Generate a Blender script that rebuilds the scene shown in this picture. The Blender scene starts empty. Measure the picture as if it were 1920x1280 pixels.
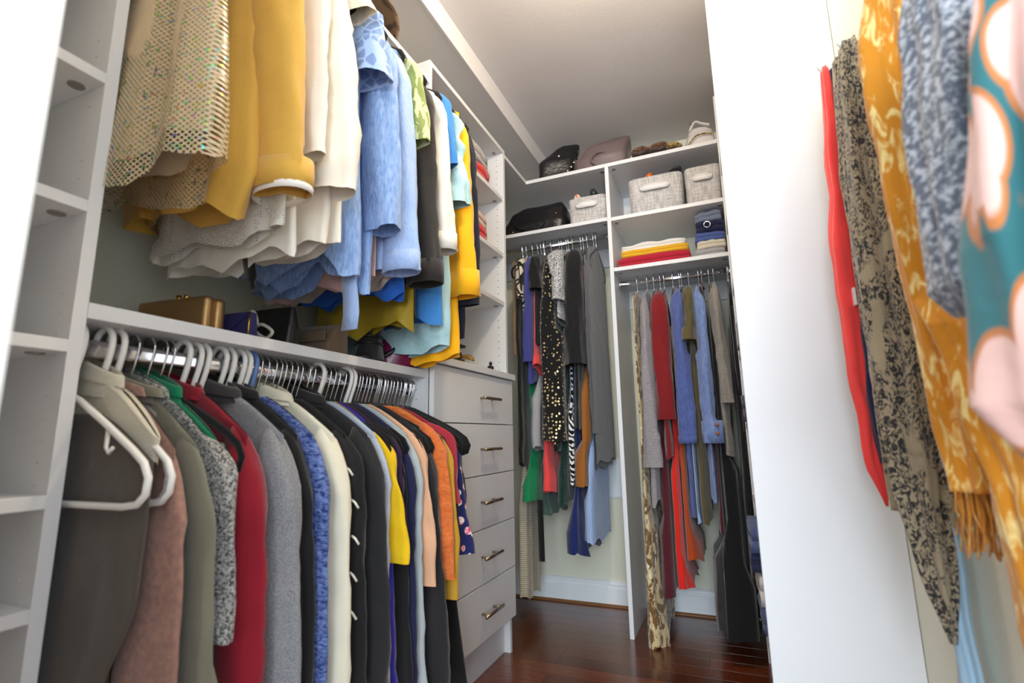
import bpy, bmesh, math, random
from mathutils import Vector, noise
PI = math.pi
SC = bpy.context.scene
COL = SC.collection
# ------------------------------------------------------------------ camera
F = 958.7; YAW = math.radians(22.747); PIT = math.radians(10.452); ROL = math.radians(-1.026); CH = 0.8662
cy, sy = math.cos(YAW), math.sin(YAW)
fw = Vector((-sy*math.cos(PIT), cy*math.cos(PIT), math.sin(PIT)))
r0 = Vector((cy, sy, 0)); u0 = r0.cross(fw)
rt = math.cos(ROL)*r0 + math.sin(ROL)*u0
up = -math.sin(ROL)*r0 + math.cos(ROL)*u0
CAM = Vector((0, 0, CH))
cam = bpy.data.cameras.new('camera'); co = bpy.data.objects.new('camera', cam); COL.objects.link(co)
from mathutils import Matrix
m = Matrix((rt, up, -fw)).transposed().to_4x4(); m.translation = CAM
co.matrix_world = m
cam.sensor_width = 36; cam.lens = F/1920*36; cam.clip_start = .01
cam.dof.use_dof = True; cam.dof.focus_distance = 1.9; cam.dof.aperture_fstop = 3.2
SC.camera = co
# a photo pixel gives a direction; these meet it with a real plane of the room
def ray(x, y): return fw + rt*((x-960)/F) + up*((640-y)/F)
def atX(x, y, X): d = ray(x, y); return CAM + d*(X/d.x)
def atY(x, y, Y): d = ray(x, y); return CAM + d*(Y/d.y)
def atZ(x, y, Z): d = ray(x, y); return CAM + d*((Z-CH)/d.z)
# ------------------------------------------------------------------ light
w = bpy.data.worlds.new('world'); SC.world = w; w.use_nodes = True
w.node_tree.nodes['Background'].inputs[0].default_value = (.80, .90, 1, 1)
w.node_tree.nodes['Background'].inputs[1].default_value = 1.3
def area(name, loc, target, sx, sz, power, col):
    l = bpy.data.lights.new(name, 'AREA'); l.shape = 'RECTANGLE'; l.size = sx; l.size_y = sz
    l.energy = power; l.color = col
    o = bpy.data.objects.new(name, l); COL.objects.link(o); o.location = loc
    o.rotation_euler = (Vector(target)-Vector(loc)).to_track_quat('-Z', 'Y').to_euler()
    return o
area('window_behind_offscreen', (.55, -3.4, 1.5), (-.4, 1.3, 1.0), 2.4, 1.9, 125, (.82, .92, 1))
SC.cycles.max_bounces = 14; SC.cycles.diffuse_bounces = 9
l = bpy.data.lights.new('ceiling_lamp_offscreen', 'POINT'); l.energy = 17; l.color = (1, .82, .60); l.shadow_soft_size = .045
lo = bpy.data.objects.new('ceiling_lamp_offscreen', l); COL.objects.link(lo); lo.location = (-.22, 1.15, 2.35)
vs = SC.view_settings
vs.view_transform = 'Standard'; vs.look = 'None'; vs.gamma = 1; vs.exposure = .72
# ------------------------------------------------------------------ materials
def lin(c): return tuple((x/255/12.92) if x/255 <= .04045 else ((x/255+.055)/1.055)**2.4 for x in c) + (1,)
MATS = {}
def newmat(name):
    mt = bpy.data.materials.new(name); mt.use_nodes = True
    nt = mt.node_tree; b = nt.nodes['Principled BSDF']
    return mt, nt, b
def setp(b, **k):
    for n, v in k.items(): b.inputs[n.replace('_', ' ')].default_value = v
def solid(name, col, rough=.5, metal=0, spec=.5, coat=0, var=.04, bump=0, bscale=60):
    if name in MATS: return MATS[name]
    mt, nt, b = newmat(name)
    setp(b, Roughness=rough, Metallic=metal); b.inputs['Specular IOR Level'].default_value = spec
    if coat: b.inputs['Coat Weight'].default_value = coat
    tc = nt.nodes.new('ShaderNodeTexCoord'); n = nt.nodes.new('ShaderNodeTexNoise'); n.inputs['Scale'].default_value = 5
    n.inputs['Detail'].default_value = 5
    nt.links.new(tc.outputs['Object'], n.inputs['Vector'])
    mx = nt.nodes.new('ShaderNodeMix'); mx.data_type = 'RGBA'
    c = lin(col); mx.inputs[6].default_value = tuple(x*(1-var) for x in c[:3])+(1,); mx.inputs[7].default_value = tuple(min(1, x*(1+var)) for x in c[:3])+(1,)
    nt.links.new(n.outputs['Fac'], mx.inputs[0]); nt.links.new(mx.outputs[2], b.inputs['Base Color'])
    if bump:
        n2 = nt.nodes.new('ShaderNodeTexNoise'); n2.inputs['Scale'].default_value = bscale; nt.links.new(tc.outputs['Object'], n2.inputs['Vector'])
        bp = nt.nodes.new('ShaderNodeBump'); bp.inputs['Strength'].default_value = bump; bp.inputs['Distance'].default_value = .01
        nt.links.new(n2.outputs['Fac'], bp.inputs['Height']); nt.links.new(bp.outputs['Normal'], b.inputs['Normal'])
    MATS[name] = mt; return mt
def fab(name, col, col2=None, kind='plain', scale=1.0, rough=.9, sheen=.25, thr=.5, wrinkle=.35, third=None):
    """woven cloth: colour pattern of the given kind, weave and wrinkle relief"""
    if name in MATS: return MATS[name]
    mt, nt, b = newmat(name); N = nt.nodes; L = nt.links
    setp(b, Roughness=rough); b.inputs['Specular IOR Level'].default_value = .25
    b.inputs['Sheen Weight'].default_value = sheen; b.inputs['Sheen Roughness'].default_value = .5
    tc = N.new('ShaderNodeTexCoord'); V = tc.outputs['Object']
    def mapn(s):
        mp = N.new('ShaderNodeMapping'); mp.inputs['Scale'].default_value = s; L.new(V, mp.inputs['Vector']); return mp.outputs['Vector']
    def nz(s, det=4, dist=0, vec=None):
        n = N.new('ShaderNodeTexNoise'); n.inputs['Scale'].default_value = s; n.inputs['Detail'].default_value = det; n.inputs['Distortion'].default_value = dist
        L.new(vec or V, n.inputs['Vector']); return n.outputs['Fac']
    def ramp(fac, a, c, ca=(0, 0, 0, 1), cc=(1, 1, 1, 1)):
        r = N.new('ShaderNodeValToRGB'); r.color_ramp.elements[0].position = a; r.color_ramp.elements[1].position = c
        r.color_ramp.elements[0].color = ca; r.color_ramp.elements[1].color = cc
        L.new(fac, r.inputs[0]); return r.outputs[0]
    def mix(fac, a, c):
        mx = N.new('ShaderNodeMix'); mx.data_type = 'RGBA'
        L.new(fac, mx.inputs[0])
        for s, v in ((6, a), (7, c)):
            if isinstance(v, tuple): mx.inputs[s].default_value = v
            else: L.new(v, mx.inputs[s])
        return mx.outputs[2]
    def voro(s, feat='F1', vec=None, rnd=1):
        v = N.new('ShaderNodeTexVoronoi'); v.inputs['Scale'].default_value = s; v.feature = feat; v.inputs['Randomness'].default_value = rnd
        L.new(vec or V, v.inputs['Vector']); return v
    def wave(s, dist=0, dirn='X', det=2, dscale=1):
        wv = N.new('ShaderNodeTexWave'); wv.bands_direction = dirn; wv.inputs['Scale'].default_value = s; wv.inputs['Distortion'].default_value = dist
        wv.inputs['Detail'].default_value = det; wv.inputs['Detail Scale'].default_value = dscale; L.new(V, wv.inputs['Vector']); return wv.outputs['Fac']
    A = lin(col); B = lin(col2) if col2 else tuple(x*.8 for x in A[:3])+(1,)
    dk = tuple(x*.90 for x in A[:3])+(1,); lt = tuple(min(1, x*1.08) for x in A[:3])+(1,)
    base = mix(nz(9), dk, lt); hgt = None
    if kind == 'plain': colr = base
    elif kind == 'heather':
        f = ramp(nz(420*scale, 3), .36, .64); colr = mix(f, A, B); hgt = nz(420*scale, 3)
    elif kind == 'tweed':
        f = ramp(nz(230*scale, 5, 1.0), .42, .58); colr = mix(f, A, B); hgt = nz(230*scale, 5, 1.0)
    elif kind == 'denim':
        f = ramp(nz(1, 8, .3, mapn((150*scale, 150*scale, 40*scale))), .30, .74); colr = mix(f, A, B); hgt = f
    elif kind == 'slub':
        f = ramp(nz(1, 6, .6, mapn((110*scale, 110*scale, 230*scale))), .36, .66); colr = mix(f, A, B); hgt = f
    elif kind == 'rib':
        f = wave(150*scale, .3, 'Z'); colr = mix(f, dk, lt); hgt = f
    elif kind == 'dots':
        v = voro(55*scale, rnd=.35); f = ramp(v.outputs['Distance'], thr-.03, thr+.03, (1, 1, 1, 1), (0, 0, 0, 1)); colr = mix(f, base, B)
    elif kind == 'metaldots':
        v = voro(38*scale, rnd=.6); f = ramp(v.outputs['Distance'], thr-.02, thr+.02, (1, 1, 1, 1), (0, 0, 0, 1)); colr = mix(f, A, B)
        mm = N.new('ShaderNodeMath'); mm.operation = 'MULTIPLY'; mm.inputs[1].default_value = .3; L.new(f, mm.inputs[0]); L.new(mm.outputs[0], b.inputs['Metallic']); rr = N.new('ShaderNodeMapRange'); rr.inputs[3].default_value = .85; rr.inputs[4].default_value = .22
        L.new(f, rr.inputs[0]); L.new(rr.outputs[0], b.inputs['Roughness'])
    elif kind == 'camo':
        f = ramp(nz(1, 3, 1.2, mapn((17*scale, 17*scale, 9*scale))), thr-.02, thr+.02); colr = mix(f, base, B)
        if third: g = ramp(nz(1, 3, 1.4, mapn((26*scale, 26*scale, 13*scale))), .60, .62); colr = mix(g, colr, lin(third))
    elif kind == 'blocks':
        v = voro(15*scale, 'DISTANCE_TO_EDGE'); f = ramp(v.outputs['Distance'], .07, .1); colr = mix(f, A, B)
        g = ramp(voro(15*scale).outputs['Color'], .62, .64); colr = mix(g, colr, A)
    elif kind == 'zebra':
        f = ramp(wave(11*scale, 6, 'DIAGONAL', 2, 1.2), .46, .54); colr = mix(f, A, B)
    elif kind == 'lines':
        f = ramp(wave(24*scale, 1.2, 'Z', 3, 3), .55, .7); colr = mix(f, base, B); hgt = f
    elif kind == 'linen':
        f1 = nz(1, 4, 0, mapn((25*scale, 25*scale, 260*scale))); f2 = nz(1, 4, 0, mapn((260*scale, 260*scale, 25*scale)))
        ad = N.new('ShaderNodeMath'); ad.operation = 'ADD'; L.new(f1, ad.inputs[0]); L.new(f2, ad.inputs[1])
        f = ramp(ad.outputs[0], .35, .62); ad2 = N.new('ShaderNodeMath'); ad2.operation = 'MULTIPLY'; ad2.inputs[1].default_value = .5
        L.new(ad.outputs[0], ad2.inputs[0]); f = ramp(ad2.outputs[0], .42, .58); colr = mix(f, A, B); hgt = f
    elif kind == 'floral':
        v = voro(34*scale); f = ramp(v.outputs['Distance'], .36, .39, (1, 1, 1, 1), (0, 0, 0, 1))
        pet = mix(ramp(nz(60*scale), .42, .58), B, lin(third or (250, 240, 235)))
        colr = mix(f, base, pet)
        v2 = voro(31*scale); g = ramp(v2.outputs['Distance'], .16, .18, (1, 1, 1, 1), (0, 0, 0, 1)); colr = mix(g, colr, lin((236, 228, 214)))
    elif kind == 'leaves':
        v = voro(1, vec=mapn((15*scale, 15*scale, 7*scale))); f = ramp(v.outputs['Distance'], .46, .50, (1, 1, 1, 1), (0, 0, 0, 1))
        e = ramp(v.outputs['Distance'], .53, .56, (1, 1, 1, 1), (0, 0, 0, 1)); cop = lin(third or (190, 120, 70))
        colr = mix(f, mix(e, base, cop), B)
    elif kind == 'paisley':
        f = ramp(nz(1, 3, 2.2, mapn((95*scale, 95*scale, 60*scale))), .47, .53)
        g = ramp(nz(1, 2, .8, mapn((13*scale, 13*scale, 7*scale))), .40, .44)
        colr = mix(g, base, mix(f, B, A))
    elif kind == 'strokes':
        f = ramp(nz(1, 3, 1.4, mapn((70*scale, 70*scale, 22*scale))), .52, .66); colr = mix(f, mix(nz(22), dk, lt), B)
    elif kind == 'knit':
        v = voro(75*scale, rnd=.55); hgt = v.outputs['Distance']; f = ramp(nz(120*scale, 3), .45, .62); colr = mix(f, A, B)
    else: colr = base
    L.new(colr, b.inputs['Base Color'])
    wr = nz(14, 3, .5); bp = N.new('ShaderNodeBump'); bp.inputs['Strength'].default_value = wrinkle; bp.inputs['Distance'].default_value = .012
    L.new(wr, bp.inputs['Height'])
    b2 = N.new('ShaderNodeBump'); b2.inputs['Strength'].default_value = .5 if hgt else .12; b2.inputs['Distance'].default_value = .002
    L.new(hgt or nz(420, 2), b2.inputs['Height']); L.new(bp.outputs['Normal'], b2.inputs['Normal'])
    L.new(b2.outputs['Normal'], b.inputs['Normal'])
    MATS[name] = mt; return mt

WHITE = solid('white_laminate', (220, 221, 223), .42, bump=.02, bscale=300)
PAINT = solid('white_paint', (236, 236, 232), .5, bump=.03, bscale=90)
WALL = solid('cream_wall_paint', (222, 222, 204), .75, bump=.04, bscale=120)
CEIL = solid('ceiling_paint', (214, 212, 214), .85, bump=.04, bscale=90)
TRIM = solid('trim_paint', (236, 240, 244), .4)
CHROME = solid('chrome', (225, 225, 228), .12, 1, var=.01)
NICKEL = solid('brushed_nickel', (176, 160, 140), .28, 1)
GOLD = solid('gold_metal', (214, 170, 84), .25, 1)
CAMFIT = solid('cam_fitting_grey', (150, 146, 138), .4, .6)
HWHITE = solid('white_plastic', (236, 234, 230), .35)
HBLUE = solid('blue_plastic', (98, 128, 186), .35)
HGREY = solid('grey_plastic', (176, 176, 172), .4)
VELVET = fab('black_velvet', (18, 17, 19), None, 'plain', sheen=.15, wrinkle=.05)
BLEATHER = solid('black_leather', (24, 23, 25), .36, bump=.35, bscale=35)
# ------------------------------------------------------------------ mesh helpers
class MB:
    def __init__(s): s.v = []; s.f = []
    def add(s, vs, fs):
        o = len(s.v); s.v += [tuple(q) for q in vs]; s.f += [tuple(i+o for i in f) for f in fs]; return s
    def box(s, a, b):
        x0, y0, z0 = (min(a[i], b[i]) for i in range(3)); x1, y1, z1 = (max(a[i], b[i]) for i in range(3))
        return s.add([(x0, y0, z0), (x1, y0, z0), (x1, y1, z0), (x0, y1, z0), (x0, y0, z1), (x1, y0, z1), (x1, y1, z1), (x0, y1, z1)],
                     [(0, 3, 2, 1), (4, 5, 6, 7), (0, 1, 5, 4), (1, 2, 6, 5), (2, 3, 7, 6), (3, 0, 4, 7)])
    def loops(s, rows, close=True, cap0=False, cap1=False):
        n = len(rows[0]); vs = [p for r in rows for p in r]; fs = []
        for i in range(len(rows)-1):
            for j in range(n if close else n-1):
                k = (j+1) % n; fs.append((i*n+j, i*n+k, (i+1)*n+k, (i+1)*n+j))
        if cap0: fs.append(tuple(range(n-1, -1, -1)))
        if cap1: fs.append(tuple((len(rows)-1)*n+j for j in range(n)))
        return s.add(vs, fs)
    def tube(s, pts, r, n=8, caps=True, flat=None):
        pts = [Vector(p) for p in pts]; rows = []; prev = None
        for i, p in enumerate(pts):
            t = (pts[min(i+1, len(pts)-1)]-pts[max(i-1, 0)]).normalized()
            if prev is None: a = t.cross(Vector((0, 0, 1))) if abs(t.z) < .9 else t.cross(Vector((0, 1, 0)))
            else: a = prev - t*prev.dot(t)
            a.normalize(); b = t.cross(a); prev = a
            rr = r[i] if isinstance(r, (list, tuple)) else r
            fl = flat or (1, 1)
            rows.append([p + a*(math.cos(2*PI*j/n)*rr*fl[0]) + b*(math.sin(2*PI*j/n)*rr*fl[1]) for j in range(n)])
        return s.loops(rows, True, caps, caps)
    def build(s, name, mat, parent=None, smooth=True, bevel=0, loc=None, sub=0, solid_t=0):
        me = bpy.data.meshes.new(name); me.from_pydata(s.v, [], s.f); me.update()
        if bevel:
            bm = bmesh.new(); bm.from_mesh(me); bmesh.ops.recalc_face_normals(bm, faces=bm.faces)
            bmesh.ops.bevel(bm, geom=bm.edges[:], offset=bevel, segments=2, affect='EDGES', profile=.6); bm.to_mesh(me); bm.free()
        o = bpy.data.objects.new(name, me); COL.objects.link(o)
        me.materials.append(mat)
        if smooth: me.polygons.foreach_set('use_smooth', [True]*len(me.polygons))
        if parent: o.parent = parent
        if loc: o.location = loc
        if solid_t:
            md = o.modifiers.new('cloth_thickness', 'SOLIDIFY'); md.thickness = solid_t; md.offset = 0
        if sub:
            md = o.modifiers.new('smooth', 'SUBSURF'); md.levels = sub; md.render_levels = sub
        return o
def tag(o, label=None, cat=None, group=None, kind=None):
    if label: o['label'] = label
    if cat: o['category'] = cat
    if group: o['group'] = group
    if kind: o['kind'] = kind
    return o
def empty(name, loc=(0, 0, 0), rz=0, label=None, cat=None, group=None):
    o = bpy.data.objects.new(name, None); COL.objects.link(o); o.location = loc; o.rotation_euler = (0, 0, rz)
    o.empty_display_size = .05
    return tag(o, label, cat, group)
def bx(name, a, b, mat, parent=None, bevel=.0012, kind=None):
    o = MB().box(a, b).build(name, mat, parent, smooth=False, bevel=bevel)
    if kind: o['kind'] = kind
    return o
def lerp(tab, t):
    if t <= tab[0][0]: return tab[0][1]
    for (a, x), (b, y) in zip(tab, tab[1:]):
        if t <= b:
            k = (t-a)/(b-a); k = k*k*(3-2*k)
            return x+(y-x)*k
    return tab[-1][1]
def spow(c, p): return math.copysign(abs(c)**p, c)
# ------------------------------------------------------------------ the room
XW = -1.303; YW = 2.797; XR = .317; ZC = 2.485; ZSOF = 2.385; XSOF = -.876
XF = -.903                                            # front line of the left-hand closet units
fl = bx('floor', (XW-.02, -1.6, -.05), (1.0, YW+.02, -.012), solid('subfloor', (60, 34, 22), .8), kind='structure')
def wood():
    mt, nt, b = newmat('red_brown_floorboards'); N = nt.nodes; L = nt.links
    setp(b, Roughness=.24); b.inputs['Coat Weight'].default_value = .35; b.inputs['Coat Roughness'].default_value = .12
    tc = N.new('ShaderNodeTexCoord'); mp = N.new('ShaderNodeMapping'); mp.inputs['Scale'].default_value = (2.5, 38, 1)
    L.new(tc.outputs['Object'], mp.inputs['Vector'])
    n = N.new('ShaderNodeTexNoise'); n.inputs['Scale'].default_value = 1.6; n.inputs['Detail'].default_value = 7; L.new(mp.outputs[0], n.inputs['Vector'])
    oi = N.new('ShaderNodeObjectInfo')
    ad = N.new('ShaderNodeMath'); ad.operation = 'MULTIPLY_ADD'; ad.inputs[1].default_value = .45; L.new(oi.outputs['Random'], ad.inputs[0])
    ml = N.new('ShaderNodeMath'); ml.operation = 'MULTIPLY'; ml.inputs[1].default_value = .75; L.new(n.outputs['Fac'], ml.inputs[0]); L.new(ml.outputs[0], ad.inputs[2])
    r = N.new('ShaderNodeValToRGB'); e = r.color_ramp.elements
    e[0].position = .2; e[0].color = lin((56, 24, 14)); e[1].position = .85; e[1].color = lin((118, 58, 32))
    L.new(ad.outputs[0], r.inputs[0]); L.new(r.outputs[0], b.inputs['Base Color'])
    bp = N.new('ShaderNodeBump'); bp.inputs['Strength'].default_value = .08; bp.inputs['Distance'].default_value = .002
    L.new(n.outputs['Fac'], bp.inputs['Height']); L.new(bp.outputs['Normal'], b.inputs['Normal'])
    return mt
WOOD = wood(); random.seed(4)
pw = .083; y = YW-.0005; pmesh = {}
while y > .6:
    x = XW; first = True
    while x < XR+.3:
        ln = round(random.choice((.55, .7, .85, 1.0)), 2) if not first else random.choice((.3, .45, .6, .8)); first = False
        key = ln
        if key not in pmesh:
            o = MB().box((0, -pw+.0007, -.014), (ln-.0007, 0, 0)).build('floor_plank', WOOD, fl, False, .0003); pmesh[key] = o.data
        else:
            o = bpy.data.objects.new('floor_plank', pmesh[key]); COL.objects.link(o); o.parent = fl
        o.location = (x, y, 0); x += ln
    y -= pw
bx('floor_plank', (XW, -1.6, -.014), (1.0, y, -.0006), WOOD, fl)
bx('wall_left', (XW-.05, -.2, 0), (XW, YW+.05, ZC), WALL, kind='structure')
bx('wall_back', (XW-.05, YW, 0), (.7, YW+.05, ZC), WALL, kind='structure')
bx('wall_right', (XR, .3, 0), (XR+.05, YW+.05, ZC), WALL, kind='structure')
wf = bx('wall_front', (XW-.05, .15, 0), (-.487, .20, ZC), PAINT, bevel=.003, kind='structure')
ce = bx('ceiling', (XW-.05, .15, ZC), (.7, YW+.05, ZC+.05), CEIL, kind='structure')
sf = bx('trim_1', (XW, .2, ZSOF), (XSOF-.012, YW, ZC), CEIL, kind='structure')
bx('trim_3', (XSOF-.0118, .2, ZSOF-.001), (XSOF, YW, ZC), CEIL, kind='structure')
# baseboard with moulded top and wood shoe strip
def mould(name, y, x0, x1, prof, mat, parent=None):
    rows = [[(xx, y-d, z) for d, z in prof] for xx in (x0, x1)]
    return MB().loops(rows, True, True, True).build(name, mat, parent, smooth=False)
bb = mould('baseboard_back', YW, XW, .3, [(0, .012), (.016, .012), (.016, .088), (.012, .093), (.012, .104), (.018, .107), (.016, .113), (.008, .122), (0, .124)], TRIM); bb['kind'] = 'structure'
ss = mould('shoe_strip', YW-.001, XW, .3, [(0, 0), (.022, 0), (.021, .006), (.016, .012), (0, .013)], solid('shoe_strip_wood', (128, 84, 42), .5), bb)
cl = bx('trim_2', (-.72, YW-.004, .545), (-.478, YW, .735), solid('white_wall_board', (226, 234, 240), .6), kind='structure')
bx('board_edge', (-.72, YW-.010, .538), (-.478, YW, .5448), MATS['white_wall_board'], cl)
# ------------------------------------------------------------------ closet units
def holed_panel(root, a, b, xs, zs):
    """side panel drilled with shelf-pin holes in its -y face; the drillings are lined by a part of their own"""
    x0, y0, z0 = a; x1, y1, z1 = b; r = .0026; hw = .008; depth = .011
    mb = MB().box(a, b); mb.f = [f for f in mb.f if f != (0, 1, 5, 4)]
    quad = lambda p, q, u, v: mb.add([(p, y0, u), (q, y0, u), (q, y0, v), (p, y0, v)], [(0, 1, 2, 3)])
    cups = MB(); xs = sorted(xs); cur = x0
    for x in xs:
        quad(cur, x-hw, z0, z1); cur = x+hw; zc = z0
        for z in zs:
            quad(x-hw, x+hw, zc, z-hw); zc = z+hw
            out_ = [(1, 0), (1, 1), (0, 1), (-1, 1), (-1, 0), (-1, -1), (0, -1), (1, -1)]
            O = [(x+hw*p, y0, z+hw*q) for p, q in out_]; I = [(x+r*math.cos(PI*k/4), y0, z+r*math.sin(PI*k/4)) for k in range(8)]
            mb.loops([O, I], True)
            cups.loops([I, [(p, y0+depth, q) for p, _, q in I]], True, False, True)
        quad(x-hw, x+hw, zc, z1)
    quad(cur, x1, z0, z1)
    child(mb.build('side_panel', WHITE, None, False), root)
    child(tag(cups.build('peg_holes', WHITE, None, False), kind='stuff'), root)
def zrange(a, b, s=.032):
    r = []; z = a
    while z < b: r.append(z); z += s
    return r
def cams(parent, pts, axis='z', r=.010):
    for p in pts:
        mb = MB(); ring = []
        for dz in (0, .003):
            if axis == 'z': ring.append([(p[0]+r*math.cos(2*PI*k/12), p[1]+r*math.sin(2*PI*k/12), p[2]-dz) for k in range(12)])
        mb.loops(ring, True, True, True).build('cam_fitting', CAMFIT, parent, False)
# left shelving tower beside the doorway
lt = empty('shelf_tower', (-1.1, .33, 0), 0, 'white shelf tower with empty shelves beside the doorway wall', 'shelf unit')
def child(o, root): o.parent = root; o.matrix_parent_inverse = Matrix.Translation(-root.location); return o
def cbx(root, name, a, b, mat=WHITE, bevel=.0012): return child(bx(name, a, b, mat, None, bevel), root)
holed_panel(lt, (XW+.002, .436, 0), (XF, .455, 2.38), (XF-.037, XF-.337), zrange(.2, 2.3)); cbx(lt, 'side_panel', (XW+.002, .205, 0), (XF, .223, 2.38))
for z in (1.915, 1.692, 1.468, 1.243, 1.020, .795, .645, .36, .1):
    cbx(lt, 'shelf', (XW+.002, .223, z-.019), (XF+.001, .436, z))
for z in (1.692, 1.468, 1.243, 1.020, .795):
    c = MB(); 
    c.loops([[(XF-.045+.012*math.cos(2*PI*k/12), .418+.012*math.sin(2*PI*k/12), z-.019-d) for k in range(12)] for d in (0, .002)], True, True, True)
    child(c.build('cam_fitting', CAMFIT, None, False), lt)
# middle and top shelf over the long hanging space
ZS = 1.082
ms = empty('closet_shelf', (-1.1, .94, ZS), 0, 'long white shelf above the lower clothes rod, with bags standing on it', 'shelf')
cbx(ms, 'board', (XW+.002, .4555, ZS-.025), (XF+.001, 1.4195, ZS))
ts = empty('closet_shelf', (-1.1, .94, 2.15), 0, 'long white top shelf above the upper row of blouses', 'shelf')
cbx(ts, 'board', (XW+.002, .4555, 2.131), (XF+.001, 1.4195, 2.15))
# drawer tower
dt = empty('drawer_tower', (-1.1, 1.76, 0), 0, 'white tower of five drawers with open shelves above', 'drawer unit')
holed_panel(dt, (XW+.002, 1.42, 0), (XF, 1.438, 2.212), (XF-.035, XF-.16, XF-.335), zrange(.7, 2.2)); holed_panel(dt, (XW+.002, 2.082, 0), (XF, 2.10, 2.212), (XF-.035, XF-.335), zrange(1.16, 2.2))
cbx(dt, 'top_shelf', (XW+.002, 1.42, 2.212), (XF+.001, 2.10, 2.231))
cbx(dt, 'countertop', (XW+.002, 1.4385, 1.109), (XF, 2.0815, 1.134)); cbx(dt, 'countertop_lip', (XF+.0002, 1.425, 1.109), (-.872, 2.112, 1.134))
for z in (1.983, 1.703, 1.470): cbx(dt, 'shelf', (XW+.002, 1.438, z-.019), (XF-.004, 2.082, z))
for z in (2.231, 1.983, 1.703, 1.470):
    for yy in (2.064, 1.456):
        c = MB(); c.loops([[(XF-.04+.010*math.cos(2*PI*k/12), yy+.010*math.sin(2*PI*k/12), z-.019-d) for k in range(12)] for d in (0, .002)], True, True, True)
        child(c.build('cam_fitting', CAMFIT, None, False), dt)
cbx(dt, 'toe_kick', (-.945, 1.438, 0), (-.93, 2.082, .134))
DZ = .1938
for k in range(5):
    zt = 1.1056-DZ*k
    d = cbx(dt, 'drawer', (XF+.0005, 1.441, zt-DZ+.0035), (-.884, 2.101, zt), bevel=.0015)
    hz = zt-.094; hy = 1.832
    mb = MB(); mb.tube([(-.853, hy-.075, hz), (-.853, hy+.075, hz)], .006, 10)
    for s in (-.048, .048): mb.tube([(-.884, hy+s, hz), (-.852, hy+s, hz)], .0045, 8)
    mb.build('handle', NICKEL, d)
# back unit
YB = 2.39
bu = empty('back_shelving', (-.5, 2.6, 0), 0, 'white shelving along the back wall with two hanging bays', 'shelf unit')
PX0, PX1 = -.478, -.459
cbx(bu, 'partition', (PX0, YB, 0), (PX1, YW-.018, 2.195)); cbx(bu, 'side_panel', (.062, YB, 0), (.081, YW-.018, 2.32))
cbx(bu, 'top_shelf', (XW+.002, YB, 2.195), (.0615, YW-.002, 2.214)); cbx(bu, 'corner_shelf', (XW+.002, 2.1005, 2.195), (XF+.001, 2.3895, 2.214))
cbx(bu, 'shelf', (XW+.002, YB, 1.908), (PX0-.0005, YW-.002, 1.927)); cbx(bu, 'shelf', (PX1+.0005, YB, 1.903), (.0615, YW-.002, 1.922))
cbx(bu, 'shelf', (PX1+.0005, YB, 1.642), (.0615, YW-.002, 1.661))
cbx(bu, 'wall_rail', (XW+.002, YW-.016, 1.80), (PX0-.0005, YW-.001, 1.9075)); cbx(bu, 'wall_rail', (PX1+.0005, YW-.016, 1.54), (.0615, YW-.001, 1.6415))
cbx(bu, 'wall_rail', (PX1+.0005, YW-.016, 2.09), (.0615, YW-.001, 2.1945)); cbx(bu, 'wall_rail', (XW+.002, YW-.016, 2.09), (PX0-.0005, YW-.001, 2.1945))
for (x, z) in ((PX0-.02, 2.195), (PX1+.02, 2.195), (PX0-.02, 1.908), (PX1+.02, 1.903), (PX1+.02, 1.642), (.04, 1.903), (.04, 1.642)):
    c = MB(); c.loops([[(x+.010*math.cos(2*PI*k/12), YB+.04+.010*math.sin(2*PI*k/12), z-dd) for k in range(12)] for dd in (0, .003)], True, True, True)
    child(c.build('cam_fitting', CAMFIT, None, False), bu)
# right-hand tower: big white end panel towards the doorway, folded clothes on its shelves
XE = .036; YE = 1.35
rtw = empty('shelf_tower', (.18, 1.85, 0), 0, 'tall white tower with a broad end panel, folded jeans on its shelves', 'shelf unit')
cbx(rtw, 'end_panel', (XE, YE, 0), (XR-.001, YE+.03, 2.47), WHITE, .002)
cbx(rtw, 'side_panel', (XE+.018, 2.335, 0), (XR-.001, 2.354, 2.40))
cbx(rtw, 'side_panel', (XE+.018, 1.86, 0), (XR-.001, 1.878, 2.40))
for z in (.10, .24, .62, .90, 1.18, 1.46, 1.74, 2.02):
    cbx(rtw, 'shelf', (XE+.020, YE+.031, z-.019), (XR-.001, 1.8595, z)); cbx(rtw, 'shelf', (XE+.020, 1.8785, z-.019), (XR-.001, 2.3345, z))
# rods
def rod(label, a, b, zz):
    a = Vector(a); b = Vector(b); d = (b-a).normalized()
    r = empty('clothes_rod', a, 0, label, 'rod')
    mb = MB(); n = 16; side = Vector((-d.y, d.x, 0)); rows = []
    for p in (Vector(), b-a): rows.append([p+side*(.0075*math.cos(2*PI*k/n))+Vector((0, 0, .015*math.sin(2*PI*k/n))) for k in range(n)])
    mb.loops(rows, True, True, True).build('rod', CHROME, r)
    for p, s in ((Vector(), 1), (b-a, -1)):
        rows = [[p+d*(s*q)+side*(.012*math.cos(2*PI*k/n))+Vector((0, 0, .021*math.sin(2*PI*k/n))) for k in range(n)] for q in (0, .012)]
        MB().loops(rows, True, True, True).build('rod_bracket', CHROME, r)
    return r
XRD = -.955; ZR1 = 1.018; ZR2 = 2.07
rod('chrome oval rod under the long middle shelf', (XRD, .456, ZR1), (XRD, 1.4195, ZR1), 0)
rod('chrome oval rod carrying the upper row of blouses', (XRD, .456, ZR2), (XRD, 1.4195, ZR2), 0)
YRD = 2.5; ZR3 = 1.872; ZR4 = 1.606
rod('chrome rod holding the black and grey dresses beside the drawers', (XW+.003, YRD, ZR3), (PX0-.0005, YRD, ZR3), 0)
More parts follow.
